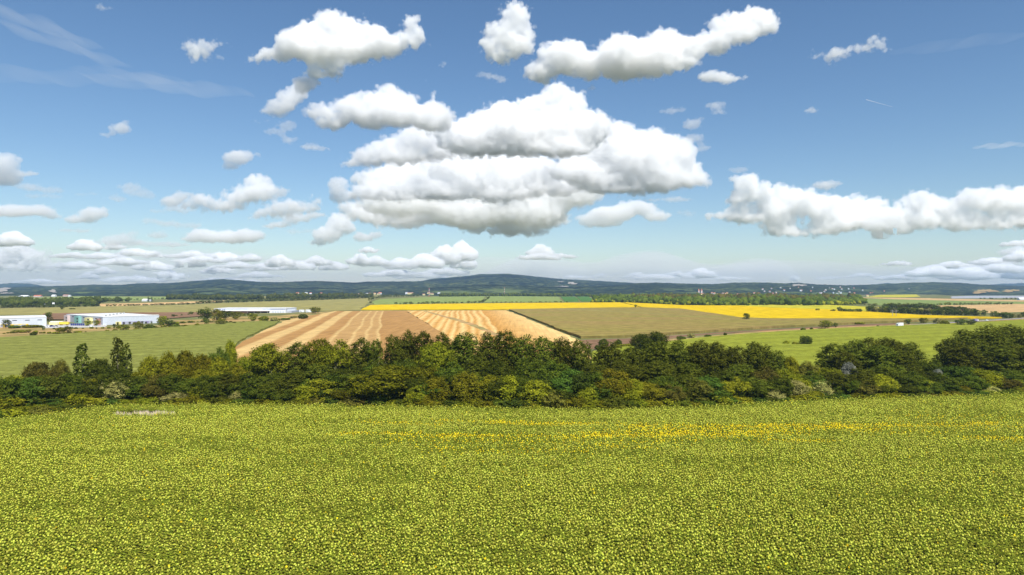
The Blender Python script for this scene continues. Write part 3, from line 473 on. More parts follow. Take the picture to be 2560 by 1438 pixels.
# single trees and bushes standing in the open
OPEN = [(1865, 803, 786, 20, 'round', 'D', 'dark round tree alone between yellow field and ripening maize'), (1589, 770.5, 763, 7, 'round', 'G', 'tiny green tree standing by the kink in the yellow field'),
 (2012, 866, 844, 32, 'round', 'D', 'dark round bush alone in the bright green field'), (1966, 865, 854, 16, 'bush', 'O', 'small olive bush left of the dark round bush in the bright field'), (1988, 866, 856, 18, 'bush', 'O', 'low bush touching the dark round bush in the bright field'),
 (2062, 823, 804, 34, 'round', 'G', 'large round green tree on the dry verge above the bright field'), (2088, 820, 809, 14, 'round', 'D', 'small dark tree right beside the large round verge tree'), (2008, 827, 821, 12, 'bush', 'D', 'low dark bush on the dry verge left of the round tree'), (2029, 826, 820, 8, 'bush', 'D', 'tiny dark bush on the dry verge near the round tree'),
 (2195, 818, 815, 8, 'bush', 'D', 'tiny dark bush just left of the white truck'), (2270, 813, 800, 18, 'round', 'D', 'dark round tree just right of the white truck'), (2310, 811, 797, 22, 'round', 'G', 'green round tree at the start of the road'), (2343, 812, 797, 22, 'willow', 'S', 'silvery tree beside the road between two green trees'), (2362, 814, 803, 22, 'bush', 'G', 'green bush in front of the silvery roadside tree'),
 (2402, 816, 800, 30, 'round', 'D', 'wide dark tree in front of the road, left half of the pair'), (2428, 816, 802, 26, 'round', 'D', 'wide dark tree in front of the road, right half of the pair'),
 (1813, 840, 833, 9, 'bush', 'D', 'small dark round bush on the ploughed strip'), (1770, 843, 838, 17, 'bush', 'D', 'low dark bush pair on the dry verge below the maize'), (1728, 846, 836, 26, 'willow', 'S', 'grey-green shrub on the dry verge above the belt'), (1702, 850, 842, 22, 'bush', 'D', 'dark low bush on the verge left of the grey-green shrub'),
 (1640, 905, 840, 66, 'round', 'D', 'wide dark tree rising above the belt below the maize field'), (1606, 900, 843, 56, 'round', 'D', 'dark tree on the left of the wide one above the belt'), (1508, 866, 850, 25, 'bush', 'D', 'dark green bush on the ploughed brown strip'), (1547, 866, 851, 16, 'bush', 'D', 'small round dark bush on the ploughed brown strip'), (1565, 871, 861, 44, 'bush', 'O', 'low wide bush at the foot of the ploughed brown strip'), (1495, 875, 864, 20, 'bush', 'D', 'low bush at the left foot of the ploughed strip'),
 (788, 785, 770, 30, 'round', 'G', 'round green tree right of the white warehouse at the stubble corner'), (686, 807, 794, 19, 'bush', 'S', 'pale grey-green round bush at the stubble field corner'), (2150, 812, 806, 22, 'bush', 'O', 'flat olive bush on the verge between tree and truck'),
 (14, 822, 802, 22, 'round', 'D', 'dark round tree in front of the left warehouse'), (36, 822, 814, 26, 'bush', 'D', 'dark bush right of the round tree at left warehouse'), (80, 820, 813, 44, 'bush', 'G', 'low green hedge bush below the yellow warehouse base'), (122, 806, 784, 20, 'round', 'D', 'dark tree behind the right end of the left warehouse'),
 (408, 822, 794, 28, 'round', 'G', 'tall green tree at the right end of the coloured warehouse'), (424, 821, 803, 24, 'round', 'E', 'deep green tree right of the tall tree by the warehouse'), (440, 821, 810, 20, 'bush', 'D', 'dark bush right of the trees by the coloured warehouse'), (345, 824, 806, 24, 'round', 'G', 'green tree in front of the violet warehouse base'), (374, 824, 813, 26, 'bush', 'D', 'dark wide bush right of the green tree by the violet base'),
 (220, 816, 804, 22, 'round', 'G', 'green tree in front of the warehouse corner fronts'), (241, 816, 803, 20, 'round', 'O', 'olive tree in front of the white warehouse corner'), (168, 832, 818, 26, 'round', 'G', 'green tree in the scrub below the navy fence'), (151, 830, 820, 24, 'bush', 'O', 'olive bush in the scrub left of the green tree'), (108, 827, 817, 9, 'round', 'D', 'small upright dark tree below the forecourt'),
 (308, 828, 814, 26, 'round', 'G', 'rounded green tree in scrub below the violet wall'), (286, 822, 812, 9, 'round', 'D', 'dark small tree in scrub left of the rounded one'), (295, 822, 811, 7, 'column', 'L', 'narrow dark tree beside the small scrub tree'), (84, 841, 831, 16, 'bush', 'D', 'dark round bush at the left edge of the maize field'),
 (512, 806, 773, 34, 'round', 'D', 'large dark tree at the left end of the long white warehouse'), (541, 806, 776, 28, 'round', 'Y', 'yellow-green tree in front of the long white warehouse'), (563, 800, 778, 36, 'round', 'D', 'broad dark tree right of the yellow-green tree'), (592, 800, 782, 36, 'round', 'G', 'green tree under the long white warehouse'), (516, 813, 799, 16, 'round', 'D', 'small dark tree on the dry grass below the large one'), (552, 815, 798, 26, 'round', 'G', 'green cone-like tree on dry grass above the maize'), (633, 806, 786, 24, 'round', 'G', 'green tree in front of the white warehouse right half'), (493, 818, 810, 12, 'bush', 'G', 'small green bush pair on the dry grass'), (586, 812, 806, 10, 'bush', 'D', 'small dark bush on dry grass right of the cone tree'),
 (646, 785, 780, 12, 'round', 'D', 'small dark tree against the white warehouse front'), (757, 798, 787, 24, 'bush', 'D', 'dark scrub bush left of the round green corner tree'), (713, 801, 796, 24, 'bush', 'D', 'dark low scrub beside the grey-green bush'), (660, 803, 792, 26, 'bush', 'G', 'green scrub bush left of the grey-green bush'),
 (155, 775.5, 767, 12, 'round', 'D', 'dark tree alone in the pale field on the left'), (180, 775, 771.5, 13, 'bush', 'D', 'low dark bush right of the lone tree in the pale field'), (2045, 779, 773, 12, 'round', 'D', 'small dark tree left in the row above the yellow field'), (2098, 781, 769, 12, 'round', 'D', 'upright round tree above the yellow field'), (2083, 781, 775, 14, 'round', 'D', 'low round tree above the yellow field')]
for px, pb, pt, wp, kd, lf, lab in OPEN:
    p = P(px, pb); h = (pb-pt)*p.y/F*1.18; w = wp*p.y/F*1.08
    tree('bush' if kd == 'bush' else 'lone_tree', kd, lf, p, w, h, lab, 'bush' if kd == 'bush' else 'tree', lod=0 if p.y < 560 else 1)
# ten young trees along the violet wall, scrub on the rough ground, hedgerows and far tree lines
def row(name, pts, n, hp, wf, leaves, label, cat, group, seed, lod=1, kinds=('round',), jit=.4, parts=True):
    rg = random.Random(seed); seg = [(pts[i], pts[i+1]) for i in range(len(pts)-1)]; L = [math.dist(a, b) for a, b in seg]; T = sum(L)
    for i in range(n):
        d = (i+.5+rg.uniform(-jit, jit))/n*T; j = 0
        while j < len(L)-1 and d > L[j]: d -= L[j]; j += 1
        (x0, y0), (x1, y1) = seg[j]; t = d/L[j]; x = x0+(x1-x0)*t; y = y0+(y1-y0)*t+rg.uniform(-.2, .2)
        p = P(x, y) if y > 746 else hit(x, y)
        if p is None: continue
        h = rg.uniform(*hp)*p.y/F; tree(name, rg.choice(kinds), rg.choice(leaves), (p.x, p.y, p.z-.05*h), h*rg.uniform(*wf), h*1.05, label, cat, group, lod, parts)
row('young_tree', [(292, 813.5), (396, 809.5)], 9, (5.5, 8), (.8, 1.), 'D', 'small dark cone-like tree in the row along the violet warehouse base', 'tree', 'young trees along the violet warehouse base', 1, parts=True)
row('scrub_bush', [(0, 836), (60, 833), (150, 836), (240, 834), (330, 829), (420, 823), (480, 819)], 42, (3, 9), (1.3, 2.2), 'DGGOOB', 'scrub bush on the rough strip above the green maize field', 'bush', 'scrub bushes on the rough strip above the maize', 2, kinds=('bush', 'bush', 'round'))
row('scrub_bush', [(130, 824), (300, 822), (400, 820)], 16, (3, 6), (1.3, 2.), 'DGGO', 'small scrub bush in front of the coloured warehouse', 'bush', 'scrub bushes in front of the coloured warehouse', 3, kinds=('bush',))
row('scrub_bush', [(425, 812), (500, 806), (600, 810), (690, 803), (760, 792)], 46, (2, 6), (1.2, 2.2), 'DGOOBS', 'small scrub bush dotted on the dry grass below the white warehouse', 'bush', 'scrub bushes on the dry grass', 4, kinds=('bush',))
row('orchard_tree', [(425, 795), (480, 788), (525, 790), (560, 792), (640, 790)], 18, (4, 9), (.9, 1.6), 'DDG', 'dark tree in the line left of the long white warehouse', 'tree', 'trees left of the long white warehouse', 5)
row('hedgerow_tree', [(0, 771.5), (75, 770), (120, 770), (180, 769), (245, 767.5)], 30, (7, 11), (1.4, 2.1), 'F', 'dark tree in the thick far hedgerow at left', 'tree', 'trees of the thick far hedgerow at left', 6, 2, parts=False)
row('hedgerow_tree', [(265, 767), (400, 764.5), (500, 761.5)], 24, (4, 6), (1.8, 2.8), 'F', 'dark small tree in the thin hedgerow across the pale fields', 'tree', 'trees of the thin hedgerow across the pale fields', 7, 2, parts=False)
row('hedgerow_tree', [(490, 760.5), (620, 756.5), (780, 752), (925, 747)], 62, (6, 9), (1.5, 2.3), 'F', 'dark tree in the long hedgerow behind the pale field', 'tree', 'trees of the long hedgerow behind the pale field', 8, 2, parts=False)
row('hedgerow_tree', [(928, 762), (922, 754), (935, 748), (970, 744.5), (1050, 742.5)], 22, (5, 10), (1., 1.5), 'F', 'dark tree in the curved hedge at the end of the yellow field', 'tree', 'trees of the curved hedge', 9, 2, parts=False)
row('hedgerow_tree', [(985, 762), (1060, 761.5), (1200, 759)], 24, (4, 7.5), (1.3, 1.9), 'FFG', 'green round tree in the hedge along the yellow field, centre left', 'tree', 'trees of the hedge along the yellow field', 10, 2, parts=False)
row('hedgerow_tree', [(1205, 758.5), (1222, 748), (1225, 740)], 10, (4, 7), (1., 1.4), 'F', 'dark tree in the short hedge between the two upper green fields', 'tree', 'trees between the upper green fields', 11, 2, parts=False)
row('hedgerow_tree', [(1228, 758.5), (1420, 757.5)], 20, (2.5, 5), (1.4, 2.), 'FFG', 'low green tree in the hedge along the yellow field, centre right', 'tree', 'low trees along the yellow field', 12, 2, parts=False)
row('hedgerow_tree', [(1440, 742), (1480, 742)], 7, (6, 9), (1.2, 1.8), 'F', 'dark tree in the clump above the dark green fields', 'tree', 'trees above the dark green fields', 13, 2, parts=False)
row('hedgerow_tree', [(2105, 782), (2155, 783)], 9, (8, 12), (.9, 1.4), 'FDD', 'dark tree in the short row above the yellow field', 'tree', 'trees of the short row above the yellow field', 14, 1, parts=False)
row('grove_tree', [(2165, 782), (2250, 786), (2340, 789), (2460, 791)], 40, (12, 20), (.9, 1.5), 'FFGDS', 'tree at the front of the grove behind the yellow field', 'tree', 'front trees of the grove behind the yellow field', 15, 1, parts=False)
row('grove_tree', [(2210, 773), (2330, 778), (2440, 784)], 26, (12, 18), (1., 1.5), 'FFGD', 'tree at the back of the grove behind the yellow field', 'tree', 'back trees of the grove behind the yellow field', 16, 1, parts=False)
row('grove_tree', [(2480, 795), (2520, 797), (2600, 794)], 14, (10, 18), (.9, 1.4), 'FFSD', 'tree in the clump at the right edge beside the road', 'tree', 'trees at the right edge beside the road', 17, 1, parts=False)
row('hedgerow_tree', [(2290, 765), (2400, 764), (2530, 762.5)], 34, (4, 8), (1., 1.6), 'FFG', 'green tree in the long hedge above the straw field at right', 'tree', 'trees of the long hedge above the straw field', 18, 2, parts=False)
row('hedgerow_tree', [(2445, 749), (2560, 749.5), (2620, 750)], 16, (3, 5), (1.2, 1.8), 'F', 'dark tree in the line along the lake', 'tree', 'trees along the lake', 19, 2, parts=False)
row('hedgerow_tree', [(2205, 778), (2170, 772), (2190, 766), (2140, 762)], 16, (3, 8), (1., 1.6), 'FFG', 'small tree on the slope beside the dark wood', 'tree', 'trees on the slope beside the wood', 20, 2, parts=False)
row('hedgerow_tree', [(230, 755), (300, 752), (420, 749), (470, 748)], 30, (2.5, 5), (1.1, 1.8), 'F', 'dark small tree in the broken far line at upper left', 'tree', 'trees of the broken far line at upper left', 21, 2, parts=False)
# woods too far away to be counted: canopy made of many small crowns
def wood(name, outline, n, hp, seed, mats, label):
    rg = np.random.RandomState(seed); W = [P(x, y) for x, y in outline]; xs = np.array([p.x for p in W]); ys = np.array([p.y for p in W])
    pts = []
    while len(pts) < n:
        q = rg.uniform(size=2); x = xs.min()+q[0]*(xs.max()-xs.min()); y = ys.min()+q[1]**1.*(ys.max()-ys.min()); c = False; j = len(W)-1
        for i in range(len(W)):
            if (ys[i] > y) != (ys[j] > y) and x < (xs[j]-xs[i])*(y-ys[i])/(ys[j]-ys[i])+xs[i]: c = not c
            j = i
        if c: pts.append((x, y))
    pts = np.array(pts); bm = bmesh.new(); bmesh.ops.create_icosphere(bm, subdivisions=2, radius=1); sv = np.array([v.co for v in bm.verts]); sf = np.array([[v.index for v in f.verts] for f in bm.faces]); bm.free()
    Vs = []; 
    for i, (x, y) in enumerate(pts):
        h = rg.uniform(*hp)*(1+.35*vnoise(np.array([x/70.]), np.array([y/70.]), 3)[0]); r = h*rg.uniform(.42, .65)
        d = 1+.3*rg.normal(size=(len(sv), 1)); Vs.append(sv*d*np.array([r, r, h*.55])+np.array([x, y, h*.5]))
    V = np.concatenate(Vs); Fs = np.concatenate([sf+i*len(sv) for i in range(len(pts))])
    me = bpy.data.meshes.new(name); me.vertices.add(len(V)); me.vertices.foreach_set('co', V.astype(np.float32).ravel()); me.loops.add(len(Fs)*3); me.loops.foreach_set('vertex_index', Fs.ravel().astype(np.int32))
    me.polygons.add(len(Fs)); me.polygons.foreach_set('loop_start', np.arange(0, len(Fs)*3, 3, dtype=np.int32)); me.materials.append(LM[mats]); me.update(calc_edges=True)
    tag(obj(name, me), label, None, None, 'stuff')
wood('woodland_back', [(1560, 748.5), (1700, 747), (1900, 747), (2060, 747), (2140, 751.5), (2100, 756), (1900, 757), (1700, 756), (1600, 754)], 900, (8, 17), 7, 'B', 'brownish darker back of the wood behind the yellow field')
wood('woodland', [(1478, 758.5), (1500, 751), (1560, 746), (1700, 746), (1900, 746), (2060, 746), (2150, 752), (2165, 760), (2060, 766), (1850, 766), (1700, 765), (1640, 762), (1556, 758)], 2200, (5, 15), 1, 'D', 'broad dark wood stretching behind the yellow field')
wood('woodland_edge', [(1478, 759), (1556, 757), (1640, 761.5), (1700, 765), (1850, 766), (1960, 761), (2060, 765), (2160, 763), (2140, 760), (2000, 758), (1800, 762), (1640, 758), (1480, 756)], 420, (4, 9), 2, 'O', 'lighter green trees along the near edge of the dark wood')
wood('far_woods', [(-300, 762), (60, 765), (240, 764), (250, 758), (330, 755), (320, 753), (150, 757), (-300, 757)], 420, (9, 14), 3, 'F', 'dark patches of far woodland around the left farms')
wood('hill_foot_woods', [(420, 750.5), (560, 751.5), (700, 749), (860, 746), (930, 744), (930, 742), (700, 746), (560, 747), (420, 747.5)], 420, (9, 15), 4, 'F', 'dark line of woods along the foot of the left hills')
wood('hill_foot_woods', [(1100, 743.5), (1220, 742), (1440, 742.5), (1560, 745), (1560, 743), (1300, 741.5), (1100, 742)], 240, (8, 13), 5, 'F', 'dark line of woods along the foot of the mountain')

for o_ in list(sc.objects):
    if 'label' in o_ and len(o_['label'].split()) > 16: print('LONG', o_.name, o_['label'])
# ------------------------------------------------------------------ buildings, vehicles, masts
def face_parts(parent, mb_list):
    for nm, mb, mt in mb_list: mb.build(nm, mt, parent)
# coloured warehouse: corner towards the camera, one long wall to the left, one to the right (local x = right wall, local y = depth)
wh = tag(empty('coloured_warehouse', P(257, 814), R(50)), 'long pale warehouse with pink, teal, yellow and brown entrance blocks and violet base', 'warehouse')
LX, LY, HW = 60.5, 118., 9.
face_parts(wh, [('wall', MB().box(0, 0, 0, LX, LY, HW), M['wall']), ('roof', MB().box(-.3, -.3, HW, LX+.3, LY+.3, HW+.25).box(.4, .4, HW+.25, LX-.4, .8, HW+.9), M['roofw']),
 ('shade_tone_wall', MB().box(-.12, 0.3, 1, -.003, LY-.3, HW-.2), M['greyw']), ('violet_base', MB().box(20, -.15, 0, LX-8, -.003, 2.9), M['violet']), ('cream_panel', MB().box(13, -.12, .0, 19, -.003, 3.2), M['cream'])])  # the grey sheet puts the left wall's shade into its colour
for y0, w_, h0, c in ((6, 5, 7.0, 'brown'), (30, 17, 7.2, 'cream'), (66, 14, 8.0, 'teal'), (104, 12, 8.2, 'pink')):
    b = MB().box(-3.2, y0, 0, -.13, y0+w_, h0).build('entrance_block', M[c], wh)
    wnd = MB()
    for k in range(2): wnd.box(-3.28, y0+w_*.15, 1.2+k*3.2, -3.203, y0+w_*.45, 2.9+k*3.2)
    wnd.build('window', M['glass'], b)
for k in range(9):
    MB().box(-.2, 4+k*12.5, 6.4, -.123, 11+k*12.5, 7.3).build('window_band', M['glass'], wh)
for k in range(6): MB().box(8+k*9, 15+k*14, HW+.25, 9.6+k*9, 17+k*14, HW+1.5).tube((8.8+k*9, 16+k*14, HW+1.5), (8.8+k*9, 16+k*14, HW+2.1), .5, .4, 8).build('roof_vent', M['steel'], wh)
for k in range(5): MB().box(23+k*6.4, -.35, 0, 26.6+k*6.4, -.153, 2.4).build('loading_door', M['greyw'], wh)
# left warehouse
w1 = tag(empty('left_warehouse', P(116, 816.5), math.atan2(.6, .8)), 'pale grey warehouse with long yellow base at the left edge', 'warehouse')
face_parts(w1, [('wall', MB().box(-110, 0, 0, 0, 70, 9.4), M['wall']), ('roof', MB().add([(-110.3, -.3, 9.4), (.3, -.3, 9.4), (.3, 70.3, 9.4), (-110.3, 70.3, 9.4), (-110.3, -.3, 9.6), (.3, -.3, 9.6), (.3, 70.3, 9.6), (-110.3, 70.3, 9.6), (-110.3, 35, 10.9), (.3, 35, 10.9)], [(0, 3, 2, 1), (0, 1, 5, 4), (2, 3, 7, 6), (4, 5, 9, 8), (8, 9, 6, 7), (1, 2, 6, 9, 5), (3, 0, 4, 8, 7)]), M['roofw']),
 ('yellow_base', MB().box(-44, -.2, 0, -16, -.003, 3.0), M['yel'])])
for k in range(4): MB().box(-42+k*6.6, -.42, 0, -38+k*6.6, -.203, 2.6).build('loading_door', M['greyw'], w1)
for k in range(3): MB().box(-30+k*11, -.12, 6.6, -26+k*11, -.003, 7.3).build('window', M['glass'], w1)
# long white warehouse
w3 = tag(empty('long_white_warehouse', P(714, 783.8), R(0)), 'very long low white warehouse with blue roof stripe and dark loading docks', 'warehouse')
face_parts(w3, [('wall', MB().box(-118, 0, 0, 0, 57, 7.1), M['white']), ('roof', MB().box(-118.4, -.4, 7.1, .4, 57.4, 7.6), M['roofw']), ('blue_stripe', MB().box(-116, -.12, 5.9, -1, -.003, 6.5), M['blue']),
 ('dock_canopy', MB().box(-118, -6, 3.4, -26, -.12, 4.3), M['white']), ('canopy_edge', MB().box(-118, -6.1, 3.1, -26, -6.003, 3.5), M['brown']), ('dark_dock', MB().box(-117, -.3, 0, -27, -.125, 3.3), M['dark']), ('sign_panel', MB().box(-63, -.2, 5.3, -38, -.123, 6.7), M['wall']), ('side_lobby', MB().box(.005, 8, 0, 7, 50, 3.2), M['greyw'])])
for k in range(9): MB().box(-116+k*11, -5.9, 0, -115.5+k*11, -5.5, 3.1).build('dock_post', M['steel'], w3)
for k in range(5): MB().box(-22+k*4.2, -.15, .2, -19.5+k*4.2, -.003, 3.2).build('loading_door', M['wall'], w3)
for px, pb, w_, h_ in ((748, 782, 8, 4.2), (764, 782, 8.5, 4.4)):
    c = tag(empty('site_cabin', P(px, pb), R(6)), 'white box-shaped cabin %s right of the long white warehouse' % ('nearest' if px == 748 else 'farther'), 'cabin')
    face_parts(c, [('body', MB().box(0, 0, .2, w_, 6, h_), M['white']), ('roof', MB().box(-.1, -.1, h_, w_+.1, 6.1, h_+.15), M['roofw']), ('door', MB().box(w_*.4, -.06, .2, w_*.4+1, -.003, 2.4), M['greyw']), ('window', MB().box(1, -.06, 1.4, 2.6, -.003, 2.5), M['glass'])])
# yard between the warehouses: navy fence panels, trailers, cars, small huts
f = P(176, 815.5); g2 = P(211, 815.5)
nf = tag(empty('navy_fence', f, 0), 'dark navy blue solid fence in front of the coloured warehouse', 'fence'); wd = g2.x-f.x
MB().box(0, 0, .2, wd, .12, 2.5).build('panel', M['navy'], nf)
for k in range(8): MB().box(wd*k/7-.12, -.15, 0, wd*k/7+.12, -.003, 2.7).build('post', M['steel'], nf)
def trailer(px, py, L, mt, lab, rz=0., cat='trailer', grp=None):
    t = tag(empty('box_trailer', P(px, py), rz), lab, cat, grp)
    MB().box(-L/2, -1.25, 1.1, L/2, 1.25, 3.9).build('box', M[mt], t); MB().box(-L/2, -1.1, .8, L/2, 1.1, 1.09).build('chassis', M['dark'], t)
    for x in (-L*.36, -L*.26, L*.3):
        for s in (-1.22, 1.0): MB().tube((x, s, .5), (x, s+.24, .5), .5, .5, 14).build('wheel', M['tyre'], t)
trailer(142, 813, 13, 'white', 'white box trailer parked in the yard left of the warehouse', .1); trailer(160, 814.5, 10, 'yel', 'yellow and orange box trailer parked beside the navy fence', .1); trailer(134, 815.5, 8, 'cream', 'short cream box trailer parked at the left of the yard', .3)
hut = tag(empty('small_hut', P(44, 820.5), 0), 'small white hut at the foot of the left warehouse', 'hut'); face_parts(hut, [('wall', MB().box(0, 0, 0, 3.6, 3, 2.5), M['white']), ('roof', MB().box(-.2, -.2, 2.5, 3.8, 3.2, 2.7), M['roofw']), ('door', MB().box(1.2, -.05, 0, 2.2, -.003, 2.1), M['greyw'])])
def car(px, py, z, rz, mt, lab):
    c = tag(empty('parked_car' if z == 0 else 'passing_car', P(px, py)+Vector((0, 0, z)), rz), lab, 'car')
    pr = [(-2.2, .35), (-2.25, .8), (-2.0, 1.0), (-1.2, 1.05), (-.75, 1.48), (.75, 1.5), (1.45, 1.02), (2.1, .9), (2.25, .6), (2.2, .35)]; n = len(pr)
    V = [(x, s*(.86 if z_ < 1.1 else .70), z_) for s in (-1, 1) for x, z_ in pr]
    MB().add(V, [tuple(range(n-1, -1, -1)), tuple(range(n, 2*n))]+[(i, (i+1) % n, n+(i+1) % n, n+i) for i in range(n)]).build('body', M[mt], c)
    w_ = MB(); 
    for s in (-1, 1): w_.add([(-1.05, s*.84, 1.07), (1.2, s*.84, 1.07), (.7, s*.74, 1.42), (-.7, s*.74, 1.42)], [(0, 1, 2, 3)])
    w_.build('side_window', M['glass'], c); MB().add([(.82, -.66, 1.47), (.82, .66, 1.47), (1.44, .76, 1.07), (1.44, -.76, 1.07)], [(0, 1, 2, 3)]).build('windscreen', M['glass'], c)
    for x in (-1.35, 1.4):
        for s in (-.9, .7): MB().tube((x, s, .33), (x, s+.2, .33), .33, .33, 12).build('wheel', M['tyre'], c)
    return c
rd = lambda a, b: math.atan2(b.y-a.y, b.x-a.x)
for px, mt, lab in ((122, 'white', 'white car parked on the forecourt beside the left warehouse'), (130, 'navy', 'dark blue car parked on the forecourt'), (139, 'steel', 'grey car parked on the forecourt near the trailers'), (228, 'white', 'white car parked before the yellow entrance block')): car(px, 818.5, .06, .4, mt, lab)
car(2357, 812.0, .72, rd(RW[2], RW[3]), 'white', 'white car on the road behind the silvery tree'); car(2468, 805.0, .72, rd(RW[3], RW[4]), 'white', 'white car farthest along the road at the right')
# truck and van on the road
tk = tag(empty('white_truck', P(2249, 819.3)+Vector((0, 0, .72)), rd(RW[1], RW[2])+math.pi), 'long white box truck on the road at the edge of the bright field', 'truck')
MB().box(-6.2, -1.3, 1.0, 3.2, 1.3, 3.9).build('cargo_box', M['white'], tk); MB().box(-6.2, -1.0, .65, 5, 1.0, .99).build('chassis', M['dark'], tk)
MB().add([(3.4, -1.2, 1.0), (5.6, -1.2, 1.0), (5.6, -1.2, 2.1), (5.1, -1.2, 3.1), (3.4, -1.2, 3.2), (3.4, 1.2, 1.0), (5.6, 1.2, 1.0), (5.6, 1.2, 2.1), (5.1, 1.2, 3.1), (3.4, 1.2, 3.2)], [(0, 1, 2, 3, 4), (9, 8, 7, 6, 5), (0, 5, 6, 1), (1, 6, 7, 2), (2, 7, 8, 3), (3, 8, 9, 4), (4, 9, 5, 0)]).build('cab', M['white'], tk)
MB().add([(5.62, -1.05, 2.15), (5.62, 1.05, 2.15), (5.14, 1.0, 3.0), (5.14, -1.0, 3.0)], [(0, 1, 2, 3)]).build('windscreen', M['glass'], tk)
for x in (-4.6, -3.4, 4.5):
    for s in (-1.25, 1.0): MB().tube((x, s, .5), (x, s+.26, .5), .5, .5, 14).build('wheel', M['tyre'], tk)
vn = tag(empty('dark_lorry', P(2440, 807.3)+Vector((0, 0, .72)), rd(RW[3], RW[4])), 'dark violet lorry on the road beside the wide dark trees', 'lorry')
MB().box(-4.5, -1.2, .9, 2, 1.2, 3.6).build('cargo_box', M['violet'], vn); MB().box(2.1, -1.15, .7, 4.0, 1.15, 2.9).build('cab', M['white'], vn); MB().box(-4.5, -.9, .6, 4, .9, .69).build('chassis', M['dark'], vn)
for x in (-3.4, 3.1):
    for s in (-1.2, .95): MB().tube((x, s, .48), (x, s+.25, .48), .48, .48, 14).build('wheel', M['tyre'], vn)
# red and white radio masts, power pylon, thin poles
def mast(px, pb, pt, lab, wd):
    p = P(px, pb); h = (pb-pt)*p.y/F; t = tag(empty('radio_mast', p), lab, 'mast')
    for k in range(7):
        z0, z1 = h*k/7, h*(k+1)/7; m = MB(); a, b = wd*(1-.5*k/7), wd*(1-.5*(k+1)/7)
        for sx, sy in ((1, 1), (1, -1), (-1, 1), (-1, -1)): m.tube((sx*a, sy*a, z0), (sx*b, sy*b, z1), .28, .28, 4)
        for (ax, ay), (bx, by) in (((1, 1), (-1, 1)), ((-1, 1), (-1, -1)), ((-1, -1), (1, -1)), ((1, -1), (1, 1))): m.tube((ax*a, ay*a, z0), (bx*b, by*b, z1), .2, .2, 4).tube((ax*b, ay*b, z1), (bx*b, by*b, z1), .2, .2, 4)
        m.build('lattice_section', M['red'] if k % 2 == 0 else M['white'], t)
    MB().tube((0, 0, h), (0, 0, h*1.12), .3, .1, 6).build('antenna', M['white'], t)
mast(1073, 742.5, 722, 'red and white lattice radio mast left of the mountain, the thicker one', 2.6); mast(1261, 741, 719.5, 'thin red and white radio mast in front of the mountain', 1.8)
p = P(2236, 794.5); t = tag(empty('power_pylon', p, .4), 'grey lattice power pylon in the yellow field before the grove', 'pylon'); m = MB(); h = 19.5*p.y/F
for s in (-1, 1):
    m.tube((s*4.2, 0, 0), (s*3.6, 0, h), .16, .12, 4)
    for k in range(5): m.tube((s*4.2, 0, h*k/5), (s*4.2-s*1.1, 0, h*(k+1)/5), .07, .07, 4)
    m.tube((s*3.1, 0, 0), (s*3.1, 0, h), .14, .1, 4)
m.build('legs', M['steel'], t); MB().tube((-8, 0, h*.82), (8, 0, h*.82), .14, .14, 4).tube((-7, 0, h*.7), (7, 0, h*.7), .12, .12, 4).tube((-8, 0, h*.82), (0, 0, h), .08, .08, 4).tube((8, 0, h*.82), (0, 0, h), .08, .08, 4).build('crossarm', M['steel'], t)
def house(px, py, w, d, h, wm, rm, lab, grp, rz=0.):
    p = hit(px, py)
    if p is None: return
    if grp is None: w *= p.y/F; h = 3.0*p.y/F; d = min(w, 14)
    o = tag(empty('house' if grp else 'farm_building', (p.x, p.y, p.z-.5), rz), lab, 'house' if grp else 'farm building', grp)
    MB().box(-w/2, -d/2, 0, w/2, d/2, h).build('wall', M[wm], o); e = .5
    MB().add([(-w/2-e, -d/2-e, h), (w/2+e, -d/2-e, h), (w/2+e, d/2+e, h), (-w/2-e, d/2+e, h), (-w/2-e, 0, h+d*.32), (w/2+e, 0, h+d*.32)], [(0, 3, 2, 1), (0, 1, 5, 4), (2, 3, 4, 5), (0, 4, 3), (1, 2, 5)]).build('roof', M[rm], o)
rh = random.Random(8)
for i in range(38):
    px = rh.choice([rh.uniform(1880, 2300), rh.uniform(1900, 2180)]); py = rh.uniform(720, 739); s = rh.uniform(5, 8)
    house(px, py, s*1.3, s, rh.uniform(5, 8), rh.choice(['greyw', 'wall', 'pink', 'brown']), rh.choice(['redtile', 'redtile', 'greyw', 'brown', 'roofw']), 'small pale house scattered in the trees on the right hillside', 'houses scattered on the right hillside', rh.uniform(-.6, .6))
for i in range(24):
    px = rh.uniform(1735, 1900); py = rh.uniform(735.5, 740.5); s = rh.uniform(5, 8)
    house(px, py, s*1.3, s, rh.uniform(5, 8), rh.choice(['white', 'cream', 'pink']), rh.choice(['redtile', 'redtile', 'brown']), 'small house with red roof in the village behind the dark wood', 'houses of the village behind the wood', rh.uniform(-.6, .6))
for i in range(16):
    px = rh.uniform(740, 1100); py = rh.uniform(736, 739.5); s = rh.uniform(9, 14)
    house(px, py, s*1.3, s, rh.uniform(5, 8), rh.choice(['white', 'cream', 'white']), rh.choice(['redtile', 'greyw', 'brown']), 'small pale house at the foot of the hills left of the mast', 'houses at the foot of the hills left of centre', rh.uniform(-.6, .6))
